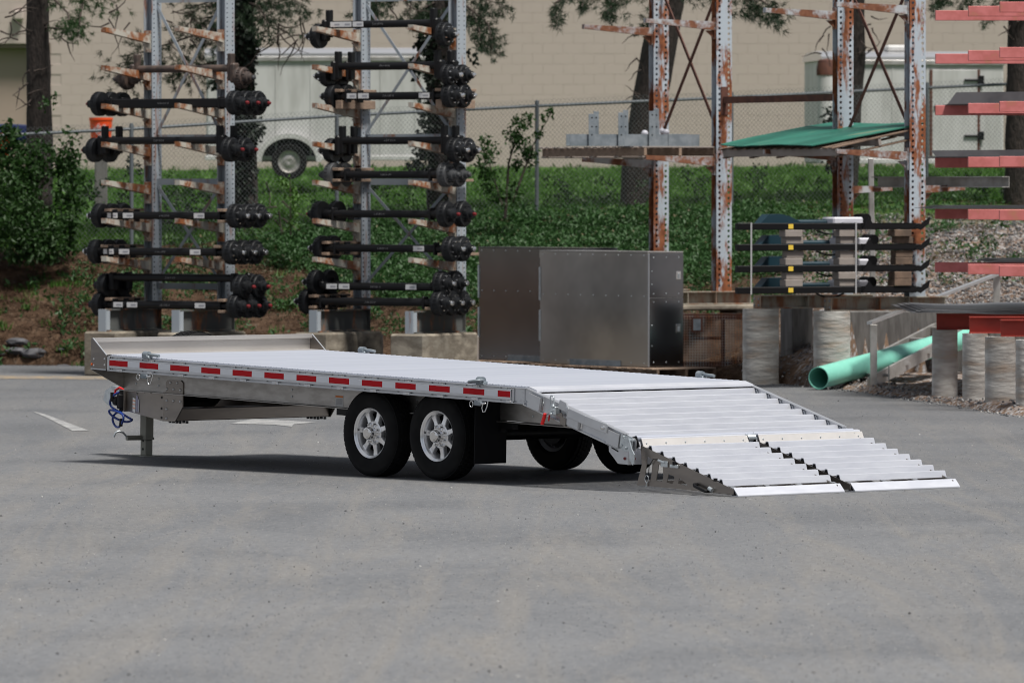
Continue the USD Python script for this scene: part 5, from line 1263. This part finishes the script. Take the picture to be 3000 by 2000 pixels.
# trees: trunk, ivy, limbs with needles
def trunk(path, r0, r1):
    path = np.asarray(path, float); n = 26; t = np.linspace(0, 1, n)
    P = np.stack([np.interp(t, np.linspace(0, 1, len(path)), path[:, k]) for k in range(3)], 1)
    b = B().tube(P, np.linspace(r0, r1, n), 16); v = b.v[0]
    ax = np.repeat(P, 16, 0); q = v[:n * 16] - ax
    v[:n * 16] = ax + q * (1 + .32 * (meshkit.fbm(v[:n * 16] * [9, 9, 2.5], 4, 9) - .45))[:, None]
    return b
def needles(path, spread, n, nl, w=.005, fan=.5):
    """needle tufts along a limb: thin triangles"""
    path = np.asarray(path, float); t = NR.uniform(0.1, 1, n)
    P = np.stack([np.interp(t, np.linspace(0, 1, len(path)), path[:, k]) for k in range(3)], 1)
    tw = rnd_unit(n) * spread * NR.uniform(.2, 1, (n, 1)); tw[:, 2] -= spread * .35
    K = 14
    base = (P + tw)[:, None, :] + NR.normal(size=(n, K, 3)) * .018
    ax = tw + np.gradient(path, axis=0).mean(0) * .3; ax /= np.maximum(np.linalg.norm(ax, axis=1, keepdims=True), 1e-6)
    d = ax[:, None, :] * .6 + NR.normal(size=(n, K, 3)) * fan; d /= np.linalg.norm(d, axis=2, keepdims=True)
    L = nl * NR.uniform(.6, 1.2, (n, K, 1)); s = np.cross(d, [0, 1.0, .2]); s /= np.maximum(np.linalg.norm(s, axis=2, keepdims=True), 1e-6)
    V = np.stack([base - s * w, base + s * w, base + d * L], 2).reshape(-1, 3)
    F = np.arange(len(V)).reshape(-1, 3)
    tb = B()
    for a, q in zip(P[::2], (P + tw)[::2]): tb.add([a - [.003, 0, 0], a + [.003, 0, 0], q], [[0, 1, 2]])
    return (V, F), tb
def tree(label, path, r0, r1, ivy=(), limbs=(), nm=NEEDLE, twigs=()):
    t = thing('conifer_tree', label, 'tree')
    part(t, 'trunk', trunk(path, r0, r1), BARK, True)
    if ivy:
        P = np.vstack([cloud(c, rad, n, .3) for c, rad, n in ivy])
        part(t, 'ivy', leaves(P, .085, .8, .5), LEAF_IVY)
    lb, nv, nf, o_ = B(), [], [], 0
    for lp_, sp, n, nl, *mm in limbs:
        lb.tube(lp_, np.linspace(.022, .006, len(lp_)), 6)
        (v, f), tb = needles(lp_, sp, n, nl)
        nv.append(v); nf.append(f + o_); o_ += len(v)
        lb.add(*tb.out())
    for lp_ in twigs:
        lb.tube(lp_, np.linspace(.014, .003, len(lp_)), 5)
    top = np.asarray(path[-1]); cc = top + [0, 0, -1.0 if top[2] > 9 else 2]
    P = np.vstack([cloud(cc + [0, 0, k * 1.3], (2.9 - .5 * k, 2.6 - .45 * k, 1.3), 330, .15) for k in range(4)])
    part(t, 'upper_crown', leaves(P, .42, .5, .4), NEEDLE)
    if nv: part(t, 'crown', (np.vstack(nv), np.vstack(nf)), nm)
    if lb.n: part(t, 'limbs', lb, TWIG, True)
    return t
def P_(*q):
    return [at(x, y, Y) for x, y, Y in q]
def wild_twigs(x0, y0, Y, n, dx, dy, L=90):
    out = []
    for _ in range(n):
        x, y = x0 + R.uniform(-dx, dx), y0 + R.uniform(-dy, dy); a = R.uniform(-.6, PI + .6); pts = []
        for k in range(5):
            pts.append(at(x, y, Y + R.uniform(-.1, .1))); x += math.cos(a) * L / 4; y += math.sin(a) * L / 4; a += R.uniform(-.5, .5)
        out.append(pts)
    return out
T1 = P_((118, 620, 96.2), (115, 350, 96.2), (112, 180, 96.2), (108, -60, 96.2), (106, -500, 96.2))
tree('bare dark conifer trunk at the left edge, its foot in the big bush', T1, .20, .15, twigs=wild_twigs(40, 60, 96, 9, 60, 70) + wild_twigs(80, 280, 96, 7, 25, 80, 60) + wild_twigs(180, 100, 96.2, 5, 30, 60, 60),
     limbs=[(P_((110, -60, 96.2), (260, -40, 95.8), (340, 10, 95.5)), .35, 60, .11), (P_((115, 80, 96.2), (180, 85, 95.8), (250, 80, 95.5)), .14, 26, .09), (P_((250, -30, 96), (235, 50, 95.6), (232, 95, 95.4)), .16, 34, .10), (P_((120, -40, 96), (200, 40, 95.6), (205, 80, 95.5)), .14, 30, .10)], nm=NEEDLEL)
T2 = P_((715, 720, 96.9), (713, 420, 96.9), (708, 120, 96.9), (704, -60, 96.9), (700, -500, 96.9))
ivy2 = [(at(712, y, 96.8), (.20, .2, .35), 240) for y in range(-10, 640, 55)] + [(at(640, 240, 96.6), (.12, .12, .15), 90), (at(745, 120, 96.6), (.14, .14, .25), 120), (at(750, 380, 96.6), (.12, .14, .2), 90)]
tree('ivy covered conifer trunk just behind the right column of the left axle rack', T2, .21, .17, ivy=ivy2,
     limbs=[(P_((705, 60, 96.9), (580, 100, 97.2), (430, 150, 97.6), (360, 165, 97.8)), .55, 190, .12), (P_((700, 160, 96.9), (600, 190, 97.2), (520, 200, 97.4)), .35, 90, .11), (P_((700, -60, 96.9), (820, -20, 96.5), (900, 20, 96.2)), .38, 120, .12), (P_((705, 0, 96.9), (760, 20, 96.5), (790, 80, 96.2)), .32, 90, .11), (P_((700, -30, 96.9), (600, 10, 97), (500, 40, 97.3)), .40, 70, .11), (P_((700, 30, 97), (620, 50, 97.4), (560, 60, 97.6)), .35, 60, .1)],
     twigs=wild_twigs(840, 90, 96.4, 14, 50, 70, 110) + wild_twigs(560, 60, 97, 10, 70, 60, 100) + wild_twigs(330, 40, 97, 6, 50, 40, 110) + wild_twigs(800, 600, 96, 6, 30, 70, 90))
T3 = P_((1296, 760, 97.6), (1294, 500, 97.6), (1290, 250, 97.6), (1286, 20, 97.6), (1282, -500, 97.6))
ivy3 = [(at(1255, 130, 97.4), (.24, .2, .35), 260), (at(1240, 70, 97.4), (.15, .15, .25), 100), (at(1225, 195, 97.4), (.16, .15, .2), 120), (at(1255, 330, 97.4), (.2, .2, .3), 170), (at(1250, 420, 97.4), (.2, .2, .3), 160), (at(1235, 480, 97.4), (.25, .2, .25), 180), (at(1280, 220, 97.4), (.2, .2, .4), 160), (at(1290, 560, 97.4), (.24, .2, .3), 150), (at(1330, 500, 97.4), (.15, .15, .4), 100), (at(1385, 160, 97.2), (.1, .1, .2), 30)]
tree('ivy covered conifer trunk behind the right column of the middle axle rack', T3, .23, .17, ivy=ivy3,
     limbs=[(P_((1285, -20, 97.6), (1370, 20, 97), (1430, 70, 96.6), (1445, 130, 96.4)), .26, 130, .10), (P_((1285, -40, 97.6), (1400, -10, 97), (1470, 15, 96.6)), .24, 80, .10), (P_((1385, 40, 97), (1405, 90, 96.6), (1418, 140, 96.4)), .15, 50, .09), (P_((1285, 0, 97.6), (1250, 20, 97.2), (1215, 50, 97)), .28, 90, .10), (P_((1285, -60, 97.6), (1150, -30, 97), (1060, 15, 96.6)), .34, 120, .11), (P_((1100, -30, 97), (1095, 20, 96.8), (1098, 55, 96.6)), .16, 40, .10)],
     twigs=wild_twigs(1180, 10, 96.8, 5, 40, 20, 90))
T4 = P_((1866, 640, 100.6), (1885, 420, 100.6), (1915, 230, 100.6), (1950, 40, 100.6), (1975, -100, 100.6), (2000, -500, 100.6))
tree('dark leaning conifer trunk behind the first rusty column', T4, .30, .22,
     limbs=[(P_((1960, -60, 100), (1820, -40, 99), (1700, -30, 98)), .40, 70, .14), (P_((1800, -20, 98.5), (1790, 20, 98), (1780, 45, 98)), .16, 50, .11), (P_((1690, -30, 98), (1625, 10, 97.6), (1632, 70, 97.4)), .12, 44, .11), (P_((1720, -30, 98), (1707, 5, 97.6), (1706, 20, 97.4)), .10, 24, .10), (P_((1950, 40, 100.6), (1900, 60, 100), (1880, 70, 99.8)), .2, 30, .10), (P_((1975, -80, 100), (2100, -20, 99.6), (2220, 5, 99)), .30, 110, .14), (P_((2200, -20, 99.4), (2270, 30, 99), (2290, 40, 98.6)), .24, 60, .13)],
     twigs=wild_twigs(1870, 190, 100.3, 9, 20, 110, 50))
T5 = P_((2470, 640, 100.9), (2485, 400, 100.9), (2500, 150, 100.9), (2500, -500, 100.9))
tree('dark trunk standing right behind the third rusty column', T5, .20, .17, ivy=[(at(2425, 360, 100.8), (.12, .12, .3), 90), (at(2440, 470, 100.8), (.15, .12, .25), 90), (at(2400, 380, 100.8), (.08, .1, .06), 16)], twigs=wild_twigs(2420, 110, 100.7, 7, 25, 60, 60) + wild_twigs(2540, 100, 100.7, 7, 20, 60, 50))
T6 = P_((2985, 640, 100.4), (2990, 330, 100.4), (2995, 0, 100.4), (3000, -500, 100.4))
tree('dark conifer trunk at the right edge behind the pink rack', T6, .24, .2, limbs=[(P_((2995, -50, 100), (2850, -20, 99), (2810, 15, 98.6)), .2, 60, .11), (P_((2990, -20, 100), (2910, 20, 99.4), (2888, 60, 99)), .13, 30, .1), (P_((2800, -20, 98.8), (2760, 0, 98.6), (2730, 15, 98.4)), .14, 40, .1)], twigs=wild_twigs(2960, 80, 100.2, 4, 20, 40, 50))

# ground cover as point instancers
def instancer(path, label, protos_, P, S, kind='stuff', lean=.25):
    pi = UsdGeom.PointInstancer.Define(stage, path)
    setd(pi.GetPrim(), label, None, None, kind)
    rel = pi.CreatePrototypesRel()
    for k, (mesh, m) in enumerate(protos_):
        q = usdkit.mesh(stage, '%s/prototypes/plant_%d' % (path, k), mesh, m); rel.AddTarget(q.GetPath())
    n = len(P)
    pi.CreateProtoIndicesAttr([int(x) for x in NR.randint(len(protos_), size=n)])
    pi.CreatePositionsAttr([Gf.Vec3f(*map(float, p)) for p in P])
    pi.CreateScalesAttr([Gf.Vec3f(float(s), float(s), float(s)) for s in S])
    a = NR.uniform(0, 2 * PI, n); tl = NR.normal(size=(n, 2)) * lean * .5
    qs = []
    for k in range(n):
        r = Gf.Rotation(Gf.Vec3d(0, 0, 1), math.degrees(a[k])) * Gf.Rotation(Gf.Vec3d(1, 0, 0), math.degrees(tl[k, 0])) * Gf.Rotation(Gf.Vec3d(0, 1, 0), math.degrees(tl[k, 1]))
        qs.append(Gf.Quath(r.GetQuat()))
    pi.CreateOrientationsAttr(qs)
    return pi
def weed(h, n, size):
    C = np.stack([NR.normal(size=n) * .10, NR.normal(size=n) * .10, NR.uniform(0, 1, n) ** .8 * h], 1)
    return leaves(C, size, .5, .05, .55)
def scatter(n, x0, x1, f):
    X = NR.uniform(x0, x1, n * 3); u = NR.uniform(0, 1, n * 3)
    e = np.interp(X, EX, EY); fy = np.interp(X, FX, FYv); toe = np.where(X > 4, WALL_Y + .4, e)
    Y = toe + (fy - toe) * u
    keep = NR.uniform(0, 1, n * 3) < f(X, Y, u)
    X, Y = X[keep][:n], Y[keep][:n]
    return np.stack([X, Y, bank_z(X, Y) - .02], 1)
def weed_density(X, Y, u):
    nz = meshkit.fbm(np.stack([X * .8, Y * .8, 0 * X], -1), 3, 21)
    left = np.interp(X, [-6, -3.8, -3.2, .5, 3.6, 4.6, 7], [.0, .1, 1, 1, .85, .10, .0])
    lo = np.interp(X, [-6, -3.5, -1.5, 1, 3, 5, 7], [.80, .60, .40, .34, .38, .8, .95])
    return left * np.clip((u - lo + (nz - .5) * .7) / .12, 0, 1) + .04 * (u > .15)
P = scatter(5600, -6.5, 7.5, weed_density)
instancer('/World/weeds', 'green weeds covering the upper bank below the fence', [(weed(.12, 40, .06), LEAF_WEED), (weed(.20, 44, .065), LEAF_WEED), (weed(.09, 34, .055), LEAF_WEED), (weed(.15, 36, .06), LEAF_BUSH), (weed(.18, 46, .062), LEAF_WEED), (weed(.14, 40, .058), LEAF_WEED), (weed(.16, 18, .05), LEAF_DRY)], P, NR.uniform(.6, 1.35, len(P)))
def tuft(h, n, w):
    V = []
    for _ in range(n):
        a = R.uniform(0, 2 * PI); x, y = R.uniform(-.08, .08), R.uniform(-.08, .08); l = R.uniform(.4, 1) * h; o = R.uniform(.1, .5) * l
        V += [[x - w * math.sin(a), y + w * math.cos(a), 0], [x + w * math.sin(a), y - w * math.cos(a), 0], [x + o * math.cos(a), y + o * math.sin(a), l]]
    return np.array(V), np.arange(len(V)).reshape(-1, 3)
X = NR.uniform(-14, 10, 10500); fy = np.interp(X, FX, FYv); Y = fy + .2 + (124 - fy) * NR.uniform(0, 1, 10500) ** 1.4
P = np.stack([X, Y, bank_z(X, Y) - .01], 1)
instancer('/World/lawn_grass', 'bright green grass strip between the fence and the building', [(tuft(.16, 34, .008), GRASSM), (tuft(.22, 28, .009), GRASSM), (weed(.12, 14, .10), LEAF_LIGHT)], P, NR.uniform(.5, 1.1, len(P)))
P = scatter(700, -9, 0, lambda X, Y, u: np.where((u > .0) & (u < .75), .12 + .88 * (meshkit.fbm(np.stack([X * 1.3, Y * 1.3, 0 * X], -1), 3, 8) > .60), 0))
instancer('/World/bank_grass', 'scattered grass tufts on the brown bank', [(tuft(.12, 24, .008), GRASSM), (weed(.12, 14, .09), LEAF_WEED)], P, NR.uniform(.6, 1.3, len(P)))
P = scatter(5000, -9.5, 8, lambda X, Y, u: np.where(X < 4.5, .8, 1.0))
def straw(n):
    V = []
    for _ in range(n):
        x, y = R.uniform(-.16, .16), R.uniform(-.16, .16); a = R.uniform(0, 2 * PI); l = R.uniform(.05, .14); z = R.uniform(.0, .03)
        dx, dy = math.cos(a), math.sin(a)
        V += [[x - dy * .004, y + dx * .004, z], [x + dy * .004, y - dx * .004, z], [x + dx * l, y + dy * l, z + R.uniform(-.01, .05)]]
    return np.array(V), np.arange(len(V)).reshape(-1, 3)
instancer('/World/pine_straw', 'brown pine straw littering the bank', [(straw(26), STRAW), (straw(20), STRAW)], P + [0, 0, .015], NR.uniform(.7, 1.4, len(P)), lean=.15)

# stones, gravel, pebbles
def rock(n=1):
    m = trimesh.creation.icosphere(subdivisions=n); v = np.array(m.vertices); v *= 1 + .5 * (meshkit.noise(v * 1.7 + R.uniform(0, 99), 3)[:, None] - .5); v *= [1, R.uniform(.6, .95), R.uniform(.45, .8)]
    return v, np.array(m.faces)
Xg = NR.uniform(4.3, 9, 7000); Yg = NR.uniform(WALL_Y + .2, 98.5, 7000)
Pg = np.stack([Xg, Yg, bank_z(Xg, Yg) + .01], 1)
Xv = NR.uniform(3.0, 8.5, 2200); Yv = np.interp(Xv, EX, EY) + NR.uniform(-.5, 5.5, 2200); ok = Yv < WALL_Y - .1
Pv = np.stack([Xv, Yv, np.maximum(bank_z(Xv, Yv), 0.0) + .005], 1)[ok]
instancer('/World/gravel', 'pale grey gravel stones on the slope and verge at the right', [(rock(), PEBM) for _ in range(5)], np.vstack([Pg, Pv]), np.concatenate([NR.uniform(.009, .030, len(Pg)), NR.uniform(.006, .022, len(Pv))]), lean=2)
Yp = 1 / NR.uniform(1 / 92, 1 / 29, 14000); Xp = NR.uniform(-.085, .085, 14000) * Yp
instancer('/World/pebbles', 'loose pebbles and grit scattered over the asphalt', [(rock(0), PEBM) for _ in range(4)] , np.stack([Xp, Yp, 0 * Xp + .002], 1), np.where(np.arange(14000) < 1300, np.minimum(NR.gamma(1.4, .0026, 14000) + .002, .012), NR.uniform(.0018, .0042, 14000)), lean=2)
for k, (x, y, w_, Y, lab) in enumerate(((50, 872, 34, 92.2, 'upper left flat grey stone on the brown bank'), (55, 905, 36, 92.0, 'long grey stone below the upper left stone'), (100, 920, 40, 91.9, 'long flat grey stone at the middle of the brown bank'), (178, 925, 14, 91.9, 'small upright grey stone beside the long flat stone'), (128, 1005, 14, 91.3, 'small dark stone low on the bank near the asphalt'), (185, 1015, 22, 91.3, 'rounded dark stone close to the front of the trailer'), (5, 930, 14, 92, 'grey stone cut by the left edge of the picture'))):
    c = at(x, y, Y); c[2] = gz(c) + .03
    v, f = rock(2); s = w_ * Y / F_PX
    obj('bank_stone', lab, 'stone', (v * [s, s * .8, s * .55] + c, f), STONE, 35, group='grey stones on the bank')

# bucket, tarp and clutter beyond the fence at the left
bk = at(296, 425, 104.0); bkz = at(0, 345, 104.0)[2]; g0 = gz(bk)
hb_ = bkz - bk[2]
buc = thing('orange_bucket', 'orange plastic bucket with white lettering behind the fence at the left', 'bucket', (bk[0], bk[1], bk[2]))
part(buc, 'bucket', B().lathe([(0, 0), (.155, 0), (.185, hb_ - .05), (.195, hb_ - .04), (.195, hb_), (.175, hb_), (.15, .02)], 28, 'z'), ORANGE, 40)
tm = B()
for k, w in enumerate(('THE', 'HOME', 'DEPOT')):
    m = meshkit.text_mesh(w, .052, .002, True); v = np.array(m.vertices); tm.add(np.stack([v[:, 0] - .10, v[:, 1] - k * .068 + .03, v[:, 2]], 1), np.array(m.faces))
v, f = tm.out(); ca, sa = math.cos(.7), math.sin(.7)
v2 = np.stack([v[:, 0] * ca - v[:, 1] * sa, v[:, 0] * sa + v[:, 1] * ca], 1)
rr_ = .186
v3 = np.stack([rr_ * np.sin(v2[:, 0] / rr_), -rr_ * np.cos(v2[:, 0] / rr_) - v[:, 2], v2[:, 1] + hb_ * .58], 1)
part(buc, 'lettering', (v3, f), STICK)
part(buc, 'stand', B().box((-.10, -.10, g0 - bk[2]), (.10, .10, -.004), .01), WALLC)
obj('blue_tarp', 'crumpled blue tarp bundle behind the bush at the left edge', 'tarp', (lambda q: (q[0] * [.62, .3, .30] + at(25, 392, 99.5), q[1]))(rock(3)), BLUEC, 30)
obj('orange_tub', 'orange plastic tub below the blue tarp at the left edge', 'tub', B().lathe([(0, 0), (.17, 0), (.20, .36), (.205, .38), (.18, .38)], 20, 'z', at(-5, 462, 99.0)), ORANGE, 40)

tl = []  # added tree line, unseen behind the camera; darkens reflections and cuts horizon light
for k in range(46):
    c = (-95 + k * 4.2 + R.uniform(-1, 1), -62 + R.uniform(-4, 4), R.uniform(4, 6)); tl.append(cloud(c, (4.2, 3.5, R.uniform(7, 10)), 420, .4))
P = np.vstack(tl); P = P[P[:, 2] > .2]
obj('far_tree_line', 'added unseen wood edge behind the camera, darkening reflections', None, leaves(P, 1.5, .7, .2), LEAF_IVY, kind='stuff')
